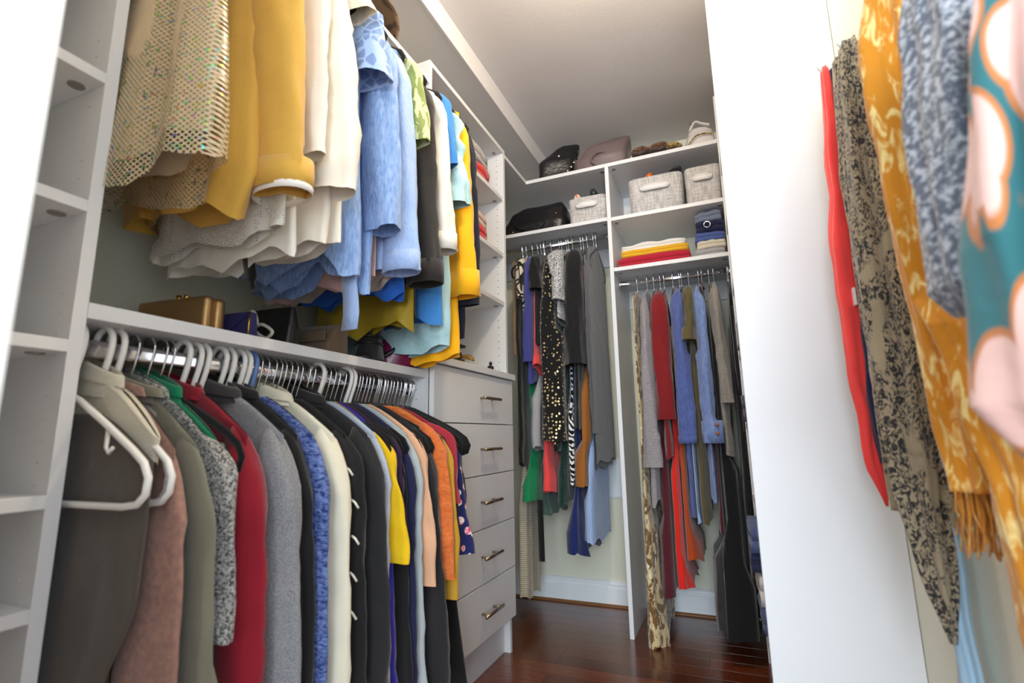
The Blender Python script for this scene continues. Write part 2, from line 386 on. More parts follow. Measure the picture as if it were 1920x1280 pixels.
rod('chrome rod under the shelf of red and yellow folded sweaters', (PX1+.0005, YRD, ZR4), (.0615, YRD, ZR4), 0)
# ceiling lamp over the doorway end (out of frame, lights the closet)
cf = empty('ceiling_lamp', (-.22, 1.15, ZC), 0, 'round frosted ceiling lamp with a white rim', 'lamp')
MB().loops([[(.11*math.cos(2*PI*k/24), .11*math.sin(2*PI*k/24), z) for k in range(24)] for z in (0, -.02)], True, True, True).build('rim', PAINT, cf)
em = solid('frosted_bulb_glass', (236, 232, 224), .4)
MB().loops([[(rr_*math.cos(2*PI*k/16), rr_*math.sin(2*PI*k/16), zz) for k in range(16)] for rr_, zz in ((.012, -.02), (.014, -.03), (.024, -.042), (.028, -.055), (.022, -.07), (.004, -.078))], True, True, True).build('bulb', em, cf)
#@@OBJECTS
# ------------------------------------------------------------------ hangers
def arc_hook(rh, stem, r, lean=1):
    """hook over a rod at the origin; the stem comes down on the outward side and curves back to the middle"""
    pts = []
    for k in range(13):
        a = PI*1.12 - k*(PI*1.12)/12
        pts.append((rh*math.cos(a)*1.0, 0, .015+.004+rh*math.sin(a)-rh*.25))
    z0 = pts[-1][2]
    n = 6
    for k in range(1, n+1):
        t = k/n; pts.append((rh*(1-t*t*(3-2*t)), 0, z0+(stem-z0)*t))
    return MB().tube(pts, r, 8)
HM = {}
def hanger_meshes(kind):
    if kind in HM: return HM[kind]
    parts = []
    if kind in ('white', 'blue', 'white_inner'):
        sx = 1 if kind == 'white' else .84
        mat = HBLUE if kind == 'blue' else HWHITE
        hk = arc_hook(.024, -.078, .0052)
        b = MB(); pts = [(0, 0, -.075)]
        W = .205
        for u, z in ((.03, -.085), (.10, -.122), (.17, -.162), (.197, -.180), (.209, -.200), (.207, -.222), (.192, -.236), (.16, -.240)): pts.append((u, 0, z))
        pts = pts + [(-u, 0, z) for u, _, z in reversed(pts[1:])]
        b.tube(pts+[(0, 0, -.075)], .0052, 8)
        for sgn in (1, -1): b.tube([(sgn*.11, 0, -.126), (sgn*.11, 0, -.158), (sgn*.118, 0, -.166), (sgn*.126, 0, -.158)], .003, 6)
        b.v = [(q[0]*sx, q[1], q[2]) for q in b.v]
        parts = [('hook', hk, mat), ('body', b, mat)]
    else:
        hk = arc_hook(.019, -.062, .0019)
        mat = VELVET if kind in ('black', 'black_small') else HGREY
        b = MB()
        def arm(sg):
            return [(0, 0, -.060), (sg*.02, 0, -.066), (sg*.07, 0, -.088), (sg*.13, 0, -.115), (sg*.175, 0, -.138), (sg*.205, 0, -.158), (sg*.216, 0, -.178), (sg*.210, 0, -.196), (sg*.19, 0, -.202)]
        for sg in (1, -1): b.tube(arm(sg), .0075 if kind == 'black' else .006, 8, True, (.5, 1) if kind == 'black' else (.6, 1))
        if kind == 'black_small': b.v = [(q[0]*.78, q[1], q[2]) for q in b.v]
        if kind == 'grey': b.v = [(q[0]*.8, q[1], q[2]-.004) for q in b.v]
        if kind == 'black': b.tube([(.19, 0, -.202), (-.19, 0, -.202)], .0045, 6)
        parts = [('hook', hk, CHROME), ('body', b, mat)]
    HM[kind] = (parts, {})
    return HM[kind]
def hanger(kind, loc, rz, label, group, dy=0):
    parts, cache = hanger_meshes(kind)
    r = empty('clothes_hanger', loc, rz+dy, label, 'hanger', group)
    for n, mb, mat in parts:
        if n in cache: o = bpy.data.objects.new(n, cache[n]); COL.objects.link(o); o.parent = r
        else: o = mb.build(n, mat, r); cache[n] = o.data
    return r
# ------------------------------------------------------------------ garments
def nz3(x, y, z, s, seed): return noise.noise(Vector((x*s+seed*7.3, y*s+seed*1.7, z*s-seed*3.1)))
def garment(name, label, cat, loc, rz, mat, half=.19, top=.068, drop=.085, length=.62, prof=((0, 1), (1, 1)), thick=((0, .012), (.2, .022), (1, .03)),
            sleeve=None, sleeves=(1, -1), cuff=None, collar=None, colmat=None, fold=.010, k=3.0, hem=.012, seed=0, group=None, shift=(0, 0), lean=0, slant=0, N=44, M=26, extra=None, neck=.25, rum=.004, vlim=None):
    """cloth hung on a hanger: local x is outward from the wall, y along the rod, z up, origin on the rod"""
    r = empty(name, loc, rz, label, cat, group)
    def fit(mb, keep=None):
        if not vlim: return mb
        lo = min(p[1] for p in mb.v); hi = max(p[1] for p in mb.v)
        a = min(1, vlim[0]/max(1e-6, -lo)); b = min(1, vlim[1]/max(1e-6, hi))
        mb.v = [(p[0], p[1]*(b if p[1] > 0 else a), p[2]) for p in mb.v]; return mb
    rnd = random.Random(seed+11); ph = [rnd.uniform(0, 6.28) for _ in range(6)]
    ts = [0, .006, .018, .04, .075]+[.075+(1-.075)*(i+1)/(M-5) for i in range(M-5)]
    def ztop(q):
        q = abs(q)
        return -top-drop*max(0, (q-neck)/(1-neck))**1.25
    rows = []
    for t in ts:
        a = half*lerp(prof, t); b = lerp(thick, t); row = []
        amp = fold*min(1, t*2.2)
        for j in range(N):
            th = 2*PI*j/N; c, s = math.cos(th), math.sin(th)
            q = spow(c, .62); u = a*q; v = b*spow(s, .75)
            if t == 0: v *= .25
            v += amp*(math.sin(k*PI*q+ph[0]+.7*t)*.6+math.sin(k*1.9*PI*q+ph[1]-t)*.4)
            u += amp*.5*math.sin(5*t+ph[2])
            zt = ztop(q); zb = -top-length+hem*math.sin(1.6*PI*q+ph[3])+hem*.45*math.sin(3.0*PI*q*(1 if s > 0 else 1.3)+ph[4]) + slant*q
            z = zt+(zb-zt)*t
            w_ = rum*min(1, t*3)
            u += w_*nz3(u, v*2, z, 11, seed+1); v += w_*1.5*nz3(u, v*2, z, 9, seed+5)
            row.append((u+shift[0]*t, v+shift[1]*t+lean*t, z))
        rows.append(row)
    mb = MB(); mb.loops(rows, True); fit(mb).build('body', mat, r)
    if sleeve:
        S = dict(L=.5, ru0=.048, rv0=.024, ru1=.04, rv1=.022, out=.0, fwd=0, bend=.0, mat=mat); S.update(sleeve)
        for sg in sleeves:
            rows = []; n = 20; mm = 24; zs = ztop(1)+.018; uc = (half-.012)
            for i in range(mm+1):
                t = i/mm; cap = min(1, math.sqrt(max(0, 1-(1-min(1, t*6+.02))**2)))
                ru = (S['ru0']+(S['ru1']-S['ru0'])*t)*max(.12, cap); rv = (S['rv0']+(S['rv1']-S['rv0'])*t)*max(.2, cap)
                if 'puff' in S: ru *= 1+S['puff']*math.sin(PI*min(1, t**2.2))
                ru *= .62+.38*min(1, t*5)
                z = zs-S['L']*t
                cu = sg*(uc-.022*max(0, 1-t*5)**1.5+S['out']*t+S['bend']*math.sin(PI*t)); cv = S['fwd']*t
                row = []
                for j in range(n):
                    a = 2*PI*j/n
                    wv = 1+.10*math.sin(3*a+ph[1]+4*t)+.07*math.sin(5*a+ph[2]-7*t)
                    u = cu+ru*spow(math.cos(a), .85)*wv; v = cv+rv*math.sin(a)*wv
                    ww = rum*1.2
                    u += ww*nz3(u, v, z*1.6, 16, seed+3); v += ww*nz3(u, v, z*1.6, 14, seed+8)
                    dz = -.012*math.cos(a)*sg*t*0
                    row.append((u, v, z+dz))
                rows.append(row)
            so = fit(MB().loops(rows, True, True)).build('sleeve', S['mat'], r)
            if cuff and sg == sleeves[0]:
                cm, ch, grow = cuff
                cu = sg*(uc+S['out']); cv = S['fwd']; z = zs-S['L']; rr = []
                for dz, g in ((ch, 1.0), (ch, grow), (ch*.5, grow*1.02), (-.002, grow), (-.002, grow*.93), (ch*.3, grow*.92)):
                    rr.append([(cu+S['ru1']*g*spow(math.cos(2*PI*j/20), .85), cv+S['rv1']*g*math.sin(2*PI*j/20), z+dz) for j in range(20)])
                fit(MB().loops(rr, True)).build('cuff', cm, so)
    if collar:
        ru, rv, hgt, flare = {'stand': (.058, .026, .024, 1.0), 'turtle': (.060, .030, .040, 1.0), 'lapel': (.058, .028, .032, 1.12), 'shirt': (.066, .028, .03, 1.3)}[collar]
        rr = []
        z0 = -top+.004
        prof_c = [(1.25, -.010), (.98, hgt*.6), (.88, hgt), (.94, hgt*1.06), (flare*1.02, hgt*.75), (flare*1.12, hgt*.1)] if collar != 'turtle' else [(1.25, -.012), (1.0, hgt*.5), (.92, hgt*.95), (1.0, hgt*1.06), (1.1, hgt*.9), (1.14, hgt*.35)]
        for g, dz in prof_c:
            rr.append([(ru*g*math.cos(2*PI*j/24), rv*g*math.sin(2*PI*j/24), z0+dz*(1-.25*math.cos(2*PI*j/24))-.012*math.cos(2*PI*j/24)-.006) for j in range(24)])
        fit(MB().loops(rr, True)).build('collar', colmat or mat, r)
    return r
ROW = []
def put(pos, name, label, cat, mat, hang='black', hlabel=None, hgroup=None, **k):
    """queue a garment at a position along a rod"""
    ROW.append(dict(pos=pos, name=name, label=label, cat=cat, mat=mat, hang=hang, hlabel=hlabel, hgroup=hgroup, k=k)); return ROW[-1]
def flush(locf, rz, hlabel, hgroup, lo, hi, slack=.96):
    """hang the queued garments, then let neighbours that meet at the same place press each other flat"""
    ROW.sort(key=lambda d: d['pos']); out = {}; info = []
    BIN = .02
    for d in ROW:
        k = dict(d['k']); wt = k.pop('wt', 1); zr = k.pop('rz', 0)
        g = garment(d['name'], d['label'], d['cat'], locf(d['pos']), rz+zr, d['mat'], **k); out[d['label']] = g
        if d['hang']: hanger(d['hang'], locf(d['pos']), rz, d['hlabel'] or hlabel, d['hgroup'] or hgroup, zr)
        ms = [c.data for c in g.children]+[q.data for c in g.children for q in c.children]
        ext = {}; mx = {}
        for me in ms:
            for v in me.vertices:
                b = int(-v.co.z/BIN); e = ext.setdefault(b, [9, -9]); e[0] = min(e[0], v.co.x); e[1] = max(e[1], v.co.x)
                m_ = mx.setdefault(b, [1e-4, 1e-4]); m_[0] = max(m_[0], -v.co.y); m_[1] = max(m_[1], v.co.y)
        info.append((d['pos'], wt, ms, ext, mx))
    for i, (p, wt, ms, ext, mx) in enumerate(info):
        def room(u, b, rng, sgn):
            for j in rng:
                q, w2, _, e2, _ = info[j]
                for bb in (b, b-1, b+1, b-2, b+2):
                    e = e2.get(bb)
                    if e and e[0]-.016 <= u <= e[1]+.016: return abs(q-p)*wt/(wt+w2)*slack
            return (p-lo) if sgn < 0 else (hi-p)
        L_ = range(i-1, -1, -1); R_ = range(i+1, len(info))
        for me in ms:
            for v in me.vertices:
                b = int(-v.co.z/BIN); y_ = v.co.y
                if y_ < 0:
                    r_ = max(.002, room(v.co.x, b, L_, -1)); m_ = max(mx.get(bb, (0, 0))[0] for bb in (b-1, b, b+1))
                else:
                    r_ = max(.002, room(v.co.x, b, R_, 1)); m_ = max(mx.get(bb, (0, 0))[1] for bb in (b-1, b, b+1))
                if m_ > r_: v.co.y = y_*r_/m_
    ROW.clear(); return out
# ------------------------------------------------------------------ lower row of the long hanging space
XFR = -.735
def Yb(px, py, X=XFR): return atX(px, py, X).y
def Lb(Y): return (XRD, Y, ZR1)
JK = ((0, 1), (.12, .95), (.5, .96), (1, 1.02))
c_taupe = fab('dark_taupe_twill', (84, 76, 68)); c_mauve = fab('mauve_brown_suede', (164, 124, 108), (142, 108, 98), 'heather', .25)
c_olive = fab('grey_olive_twill', (122, 120, 104)); c_boucle = fab('salt_and_pepper_boucle', (52, 52, 54), (176, 176, 172), 'tweed', 1.1)
c_green = fab('emerald_knit', (14, 120, 84)); c_burg = fab('burgundy_wool', (136, 20, 38)); c_grey = fab('grey_wool_felt', (118, 120, 124), (146, 148, 152), 'heather', .8)
c_char = fab('charcoal_cloth', (44, 43, 46)); c_bluek = fab('blue_melange_knit', (32, 50, 112), (112, 134, 190), 'slub', .8)
c_cream = fab('cream_rib_knit', (232, 226, 204), None, 'rib', .8); c_black = fab('black_crepe', (22, 22, 24)); c_blackw = fab('black_wool', (34, 34, 37))
c_lgrey = fab('light_grey_blue_jersey', (158, 168, 186), (182, 190, 204), 'heather'); c_yel = fab('canary_yellow_crepe', (226, 184, 20))
c_royal = fab('royal_violet_jersey', (52, 46, 150)); c_plum = fab('dark_plum_jersey', (48, 28, 56)); c_navy = fab('navy_jersey', (30, 32, 66))
c_pale = fab('pale_grey_blue_knit', (166, 176, 180)); c_peach = fab('peach_knit', (216, 168, 134)); c_orange = fab('rust_orange_linen', (200, 98, 44), (216, 118, 60), 'slub', .5)
c_must = fab('mustard_jersey', (184, 140, 42)); c_crim = fab('crimson_jersey', (158, 42, 58)); c_nflor = fab('navy_floral_rayon', (28, 36, 92), (214, 78, 110), 'floral', 1.0)
c_ecru = fab('ecru_knit', (216, 208, 188), None, 'rib', .6)
SL = dict(L=.58, ru0=.050, rv0=.026, ru1=.046, rv1=.024, out=.035)
g0 = 'garments on the lower rod'
PTS = {}
def low(px, py, name, label, cat, mat, dY=-.016, **k):
    Y = Yb(px, py)+dY; PTS[label] = Y
    k.setdefault('length', .62); k.setdefault('seed', int(px)); k.setdefault('prof', JK)
    return garment(name, label, cat, (XRD, Y, ZR1), k.pop('rz', 0), mat, **k)
hanger('white', (XRD, .470, ZR1), 0, 'bare white tube hanger at the end of the lower rod by the shelf tower', None, .02)
put(.489, 'jacket', 'dark taupe jacket behind the bare white hanger', 'jacket', c_taupe, None, half=.20, top=.105, drop=.075, length=.62, prof=((0, 1), (.30, 1), (.55, .72), (.8, .38), (1, .2)), seed=2, thick=((0, .006), (1, .012)), fold=.004, rz=-.02)
put(.511, 'knit_wrap', 'short cream knit draped over the shoulders of a white hanger', 'sweater', c_ecru, 'white', 'white tube hanger with a cream knit over its shoulders', half=.172, top=.062, drop=.085, length=.115, thick=((0, .018), (1, .020)), collar='turtle', seed=3, wt=3, fold=.003, hem=.006, neck=.3, rz=-.02, vlim=(.021, .02))
put(.530, 'jacket', 'mauve brown suede jacket with seamed sleeves', 'jacket', c_mauve, 'white_inner', 'white tube hanger carrying the mauve brown suede jacket', half=.185, drop=.095, length=.80, prof=((0, 1), (.2, .95), (1, 1.1)), sleeve=dict(SL, L=.72, ru0=.045, ru1=.085, fwd=-.02, rv1=.03, rv0=.02, out=.0), collar='shirt', seed=4, thick=((0, .008), (1, .02)), fold=.006, vlim=(.03, .018), rz=-.03)
put(.556, 'jacket', 'grey olive jacket between the mauve jacket and the flecked cardigan', 'jacket', c_olive, 'grey', 'grey hanger with a thin metal hook carrying the grey olive jacket', half=.19, drop=.09, length=.74, prof=JK, sleeve=dict(SL, L=.64, ru1=.05, bend=.014), collar='shirt', seed=5, thick=((0, .008), (1, .016)), fold=.006)
put(.582, 'cardigan', 'black and white flecked cardigan', 'cardigan', c_boucle, 'grey', 'grey hanger with a thin metal hook carrying the flecked cardigan', half=.19, drop=.09, length=.6, prof=JK, sleeve=dict(SL, L=.30, ru1=.045, rv0=.022), collar='lapel', seed=6, thick=((0, .010), (1, .018)), fold=.006)
put(.605, 'turtleneck', 'emerald green turtleneck sweater', 'sweater', c_green, 'grey', 'grey hanger with a thin metal hook carrying the emerald turtleneck', half=.165, top=.072, drop=.075, length=.52, prof=((0, 1), (.1, .95), (1, .9)), collar='turtle', seed=7, wt=1.6, thick=((0, .010), (1, .012)), fold=.004, vlim=(.022, .016))
hanger('black', (XRD, .619, ZR1), 0, 'black hanger end showing between the green turtleneck and the burgundy coat', None, -.02)
def coat(Y, name, label, cat, mat, **k):
    d = dict(half=.19, top=.058, drop=.085, length=.7, prof=JK, sleeve=dict(SL), thick=((0, .009), (1, .018)), fold=.006)
    d.update(k); return put(Y, name, label, cat, mat, **d)
coat(0.645, 'coat', 'burgundy wool coat hanging beside the green turtleneck', 'coat', c_burg, sleeve=dict(SL, L=.66, ru0=.048, rv0=.028, ru1=.05, rv1=.028), seed=8, collar='stand', length=.78)
coat(0.722, 'coat', 'mid grey felt coat with a dark collar', 'coat', c_grey, sleeve=dict(SL, L=.66, ru0=.05, rv0=.028, ru1=.05, rv1=.03), seed=9, collar='lapel', colmat=c_char, length=.78)
coat(0.765, 'jacket', 'black jacket between the grey coat and the blue knit', 'jacket', c_black, seed=10, half=.18, collar='lapel', length=.72)
coat(0.795, 'cardigan', 'blue and white melange cardigan', 'cardigan', c_bluek, seed=11, sleeve=dict(SL, L=.66, rv0=.027, rv1=.028, ru1=.048), collar=None, length=.74)
coat(0.853, 'cardigan', 'chunky cream ribbed cardigan', 'cardigan', c_cream, seed=12, sleeve=dict(SL, L=.68, rv0=.030, rv1=.028, ru1=.048), collar='lapel', length=.78)
coat(0.898, 'blazer', 'black blazer edged with broken white braid', 'blazer', c_black, seed=13, half=.186, sleeve=dict(SL, L=.5, rv0=.022), length=.7)
coat(0.955, 'blazer', 'heavy black wool blazer with wide shoulders', 'blazer', c_blackw, seed=14, half=.196, sleeve=dict(SL, L=.64, rv0=.032, rv1=.036, ru0=.052, ru1=.056), collar='lapel', length=.74)
coat(0.996, 'sweater', 'thin light grey blue sweater next to the black blazer', 'sweater', c_lgrey, seed=15, half=.188, sleeve=dict(SL, L=.62, rv0=.018, rv1=.016, ru1=.036), length=.74)
coat(1.01, 'blouse', 'canary yellow blouse with a pointed edge', 'blouse', c_yel, seed=16, half=.176, sleeve=dict(SL, L=.30, rv0=.014, rv1=.012, ru0=.055, ru1=.075), length=.34, thick=((0, .006), (1, .010)))
coat(1.026, 'top', 'royal violet jersey top with long sleeves', 'top', c_royal, seed=17, half=.178, sleeve=dict(SL, L=.66, rv0=.014, rv1=.018, ru0=.03, ru1=.052), length=.78, thick=((0, .006), (1, .010)))
coat(1.044, 'top', 'dark plum jersey top on the lower rod', 'top', c_plum, seed=18, half=.182, sleeve=dict(SL, L=.28, rv0=.016, rv1=.016), length=.86, thick=((0, .006), (1, .012)))
coat(1.06, 'cardigan', 'black fine cardigan next to the navy one', 'cardigan', c_black, seed=19, half=.186, sleeve=dict(SL, L=.56, rv0=.018, rv1=.018), length=.72, thick=((0, .006), (1, .012)))
coat(1.083, 'cardigan', 'navy fine-knit cardigan on the lower rod', 'cardigan', c_navy, seed=20, half=.19, sleeve=dict(SL, L=.6, rv0=.022, rv1=.018), length=.82, thick=((0, .006), (1, .012)))
coat(1.115, 'sweater', 'long pale grey blue sweater', 'sweater', c_pale, seed=21, half=.192, sleeve=dict(SL, L=.62, rv0=.024, rv1=.02), length=.85, thick=((0, .006), (1, .014)))
coat(1.14, 'top', 'peach knit top between grey and black garments', 'top', c_peach, seed=22, half=.196, sleeve=dict(SL, L=.38, rv0=.014, rv1=.014), length=.55, thick=((0, .006), (1, .010)))
coat(1.185, 'jacket', 'black jacket next to the rust orange blouse', 'jacket', c_blackw, seed=23, half=.196, sleeve=dict(SL, L=.64, rv0=.026, rv1=.03, ru1=.056), length=.80, thick=((0, .006), (1, .016)))
coat(1.228, 'blouse', 'rust orange linen blouse on the lower rod', 'blouse', c_orange, seed=24, half=.20, drop=.07, sleeve=dict(SL, L=.40, rv0=.022, rv1=.016), length=.5, thick=((0, .006), (1, .012)))
coat(1.256, 'top', 'mustard jersey top beside the crimson shirt', 'top', c_must, seed=25, half=.200, sleeve=dict(SL, L=.44, rv0=.014, rv1=.014), length=.6, thick=((0, .006), (1, .010)))
coat(1.283, 'shirt', 'crimson shirt with short flaring sleeves', 'shirt', c_crim, seed=26, half=.186, drop=.07, sleeve=dict(SL, L=.22, rv0=.02, rv1=.024, ru1=.05), length=.62, thick=((0, .006), (1, .012)))
coat(1.318, 'top', 'black ruffled top beside the floral blouse', 'top', c_black, seed=27, half=.165, sleeve=dict(SL, L=.34, rv0=.02, rv1=.026, ru1=.05), length=.78, fold=.016, hem=.02)
coat(1.358, 'blouse', 'navy blouse with pink flowers', 'blouse', c_nflor, seed=28, half=.175, drop=.08, top=.075, sleeve=dict(SL, L=.34, rv0=.026, rv1=.034, ru0=.045, ru1=.055, out=.035), wt=1.5, length=.46, vlim=(.03, .03))
coat(1.388, 'top', 'black top with a fluttering hem next to the drawers', 'top', c_black, seed=29, half=.15, top=.075, sleeve=dict(SL, L=.24, rv0=.018, rv1=.02), length=.82, prof=((0, 1), (.5, 1.2), (1, 1.55)), fold=.014, hem=.03, vlim=(.03, .028))
coat(1.408, 'skirt', 'rust skirt low at the end of the lower rod', 'skirt', c_orange, seed=30, half=.11, top=.5, drop=.0, sleeve=None, length=.46)
# hangers seen with their garments
def over(lab, kind, label=None, group=None):
    for d in ROW:
        if d['label'] == lab: d['hang'] = kind; d['hlabel'] = label; d['hgroup'] = group
over('burgundy wool coat hanging beside the green turtleneck', 'white_inner', 'white tube hanger carrying the burgundy coat')
over('mid grey felt coat with a dark collar', 'white_inner', 'white tube hanger carrying the mid grey felt coat')
over('black jacket between the grey coat and the blue knit', 'white_inner', 'white tube hanger between the grey coat and the blue cardigan')
over('blue and white melange cardigan', 'blue', 'blue plastic hanger among the white ones')
for lab in ('chunky cream ribbed cardigan', 'black blazer edged with broken white braid', 'heavy black wool blazer with wide shoulders'): over(lab, 'grey', 'grey hanger with a thin metal hook near the cream cardigan', 'thin metal hooks near the cream cardigan')
over('thin light grey blue sweater next to the black blazer', 'white_inner', 'white tube hanger carrying the thin light grey blue sweater')
over('long pale grey blue sweater', 'white_inner', 'white tube hanger carrying the long pale grey blue sweater')
HL = 'black velvet hanger with chrome hook at the drawer end of the lower rod'; HG = 'black velvet hangers on the lower rod'
got = flush(lambda p: (XRD, p, ZR1), 0, HL, HG, .476, 1.414, .95)
bz = got['black blazer edged with broken white braid']
for i, (u, z) in enumerate(((.115, -.118), (.16, -.145), (.214, -.215), (.232, -.28), (.236, -.35), (.234, -.42), (.236, -.49))):
    MB().tube([(u-.010, -.019, z+.004), (u, -.021, z), (u+.006, -.016, z-.012)], .0024, 6).build('braid', fab('white_braid', (226, 222, 212)), bz)
random.seed(9)
for Y in (.668, .684, .741, .779): hanger('white_inner', (XRD, Y, ZR1), 0, 'white tube hanger squeezed between the near coats', 'white hangers between the near coats', random.uniform(-.04, .04))
for Y in (.815, .832, .868, .882, .915, .930, .972): hanger('grey', (XRD, Y, ZR1), 0, 'grey hanger with a thin metal hook between the cream cardigan and black blazers', 'thin metal hooks between the cardigans and blazers', random.uniform(-.05, .05))
hanger('white_inner', (XRD, 1.098, ZR1), 0, 'white tube hanger between the navy and pale grey cardigans', None, .03)
for Y in [1.152+.0165*i for i in range(16)]:
    hanger('black', (XRD, Y+random.uniform(-.003, .003), ZR1), 0, HL, HG, random.uniform(-.05, .05))
# ------------------------------------------------------------------ upper row
c_gold = fab('tan_gold_lining', (198, 174, 136), rough=.55); c_mustb = fab('mustard_blazer_crepe', (212, 166, 72), rough=.75)
c_dotw = fab('grey_dotted_white_chiffon', (224, 220, 208), (88, 84, 96), 'dots', 3.2, thr=.22); c_whitec = fab('off_white_crepe', (236, 232, 220), rough=.7)
c_silk = fab('ivory_satin', (238, 230, 216), rough=.4, wrinkle=.6); c_denimL = fab('light_wash_denim', (112, 146, 200), (160, 186, 226), 'denim')
c_chamb = fab('pale_blue_cotton', (150, 176, 222), (170, 192, 230), 'denim', 1.5); c_leafg = fab('green_leaf_print', (204, 206, 156), (134, 148, 84), 'camo', 2.0)
c_blk = fab('black_denim', (44, 40, 38)); c_wden = fab('white_denim', (232, 226, 214)); c_blue = fab('cornflower_blue_jersey', (58, 126, 196))
c_aqua = fab('pale_aqua_satin', (166, 202, 208), rough=.35, wrinkle=.7); c_sun = fab('sunflower_yellow_crepe', (246, 176, 20)); c_blush = fab('blush_chiffon', (210, 172, 164), rough=.6)
c_olivem = fab('olive_mustard_satin', (152, 128, 24), rough=.5); c_bright = fab('cobalt_blue_jersey', (28, 88, 176)); c_beige = fab('beige_chiffon', (196, 182, 166))
c_lace = fab('ivory_lace', (236, 226, 206), None, 'knit', 1.6); c_nav2 = fab('blue_black_wool', (24, 26, 40)); c_dkden = fab('mid_wash_denim', (74, 96, 140), (104, 128, 176), 'denim')
def sheer(name, col, col2):
    mt, nt, b = newmat(name); N = nt.nodes; L = nt.links
    tc = N.new('ShaderNodeTexCoord'); outs = []
    for ang in (PI/4, -PI/4):
        mp = N.new('ShaderNodeMapping'); mp.inputs['Rotation'].default_value = (0, ang, 0); L.new(tc.outputs['Object'], mp.inputs['Vector'])
        wv = N.new('ShaderNodeTexWave'); wv.bands_direction = 'X'; wv.inputs['Scale'].default_value = 46; L.new(mp.outputs[0], wv.inputs['Vector']); outs.append(wv.outputs['Fac'])
    mxm = N.new('ShaderNodeMath'); mxm.operation = 'MAXIMUM'; L.new(outs[0], mxm.inputs[0]); L.new(outs[1], mxm.inputs[1])
    r = N.new('ShaderNodeValToRGB'); r.color_ramp.elements[0].position = .66; r.color_ramp.elements[1].position = .8; L.new(mxm.outputs[0], r.inputs[0])
    n = N.new('ShaderNodeTexNoise'); n.inputs['Scale'].default_value = 90; L.new(tc.outputs['Object'], n.inputs['Vector'])
    hs = N.new('ShaderNodeHueSaturation'); hs.inputs['Color'].default_value = lin(col2); hs.inputs['Saturation'].default_value = 1.4
    mr = N.new('ShaderNodeMapRange'); mr.inputs[1].default_value = .3; mr.inputs[2].default_value = .7; mr.inputs[3].default_value = .2; mr.inputs[4].default_value = 1.1
    L.new(n.outputs['Fac'], mr.inputs[0]); L.new(mr.outputs[0], hs.inputs['Hue'])
    n2 = N.new('ShaderNodeTexNoise'); n2.inputs['Scale'].default_value = 130; L.new(tc.outputs['Object'], n2.inputs['Vector'])
    r2 = N.new('ShaderNodeValToRGB'); r2.color_ramp.elements[0].position = .58; r2.color_ramp.elements[1].position = .66; L.new(n2.outputs['Fac'], r2.inputs[0])
    mx = N.new('ShaderNodeMix'); mx.data_type = 'RGBA'; mx.inputs[6].default_value = lin(col); L.new(r2.outputs[0], mx.inputs[0]); L.new(hs.outputs[0], mx.inputs[7])
    L.new(mx.outputs[2], b.inputs['Base Color']); L.new(r2.outputs[0], b.inputs['Metallic']); b.inputs['Roughness'].default_value = .35
    L.new(r.outputs[0], b.inputs['Alpha'])
    return mt
c_net = sheer('iridescent_fishnet', (206, 188, 156), (190, 220, 140))
def topg(Y, name, label, cat, mat, **k):
    d = dict(half=.19, drop=.085, length=.62, prof=JK, sleeve=dict(SL), thick=((0, .009), (1, .018)), fold=.008)
    d.update(k); return put(Y, name, label, cat, mat, **d)
topg(0.505, 'blouse', 'tan top under a sparkling fishnet overlay', 'blouse', c_gold, seed=41, half=.20, length=.66, sleeve=None, prof=((0, .9), (.3, 1), (1, 1.1)), thick=((0, .012), (.4, .03), (1, .045)), fold=.014, k=4, hem=.02)
topg(0.625, 'blazer', 'mustard yellow blazer with turned-up white-edged cuffs', 'blazer', c_mustb, seed=42, wt=3, half=.18, length=.70, vlim=(.05, .12), sleeve=dict(SL, L=.60, ru0=.052, rv0=.036, ru1=.056, rv1=.034, fwd=.05, bend=.006, out=.03), thick=((0, .012), (.4, .03), (1, .035)), cuff=(c_mustb, .055, 1.16), prof=((0, 1), (.4, .95), (.85, 1), (1, .8)), slant=-.03)
topg(0.690, 'blouse', 'sheer white blouse with small grey dots', 'blouse', c_dotw, seed=43, wt=.8, half=.185, length=.74, sleeve=None, thick=((0, .008), (1, .03)), fold=.012, k=3, hem=.012)
topg(0.728, 'blouse', 'off-white blouse with a long curved hem', 'blouse', c_whitec, seed=44, half=.185, length=.77, sleeve=dict(SL, L=.5, ru1=.04), thick=((0, .008), (1, .035)), fold=.012, k=3, hem=.014)
topg(0.782, 'blouse', 'ivory satin blouse with gathered sleeve', 'blouse', c_silk, seed=45, half=.20, length=.74, sleeve=dict(SL, L=.56, ru0=.05, rv0=.036, ru1=.048, rv1=.040, puff=.15), thick=((0, .008), (1, .035)), fold=.012, rum=.007)
topg(0.835, 'top', 'ivory sleeveless top trimmed with beaded lace', 'top', c_whitec, seed=46, half=.20, length=.74, top=.05, sleeve=dict(SL, L=.10, ru0=.04, rv0=.02, mat=c_lace), thick=((0, .008), (1, .02)), fold=.008, collar='stand', colmat=c_lace)
topg(0.89, 'blouse', 'light denim blouse with cut-out embroidered sleeves', 'blouse', c_denimL, seed=47, half=.20, length=.74, sleeve=dict(SL, L=.22, ru0=.05, rv0=.038, ru1=.055, rv1=.046, mat=fab('cutwork_blue_cotton', (164, 190, 230), (120, 146, 196), 'blocks', 2.6)), thick=((0, .010), (1, .035)), fold=.012, hem=.03)
topg(0.95, 'shirt', 'light denim shirt with rounded tails', 'shirt', c_denimL, seed=48, half=.20, length=.75, sleeve=dict(SL, L=.58, ru0=.046, rv0=.032, ru1=.055, rv1=.036), thick=((0, .010), (1, .035)), fold=.012, hem=.04, collar='shirt')
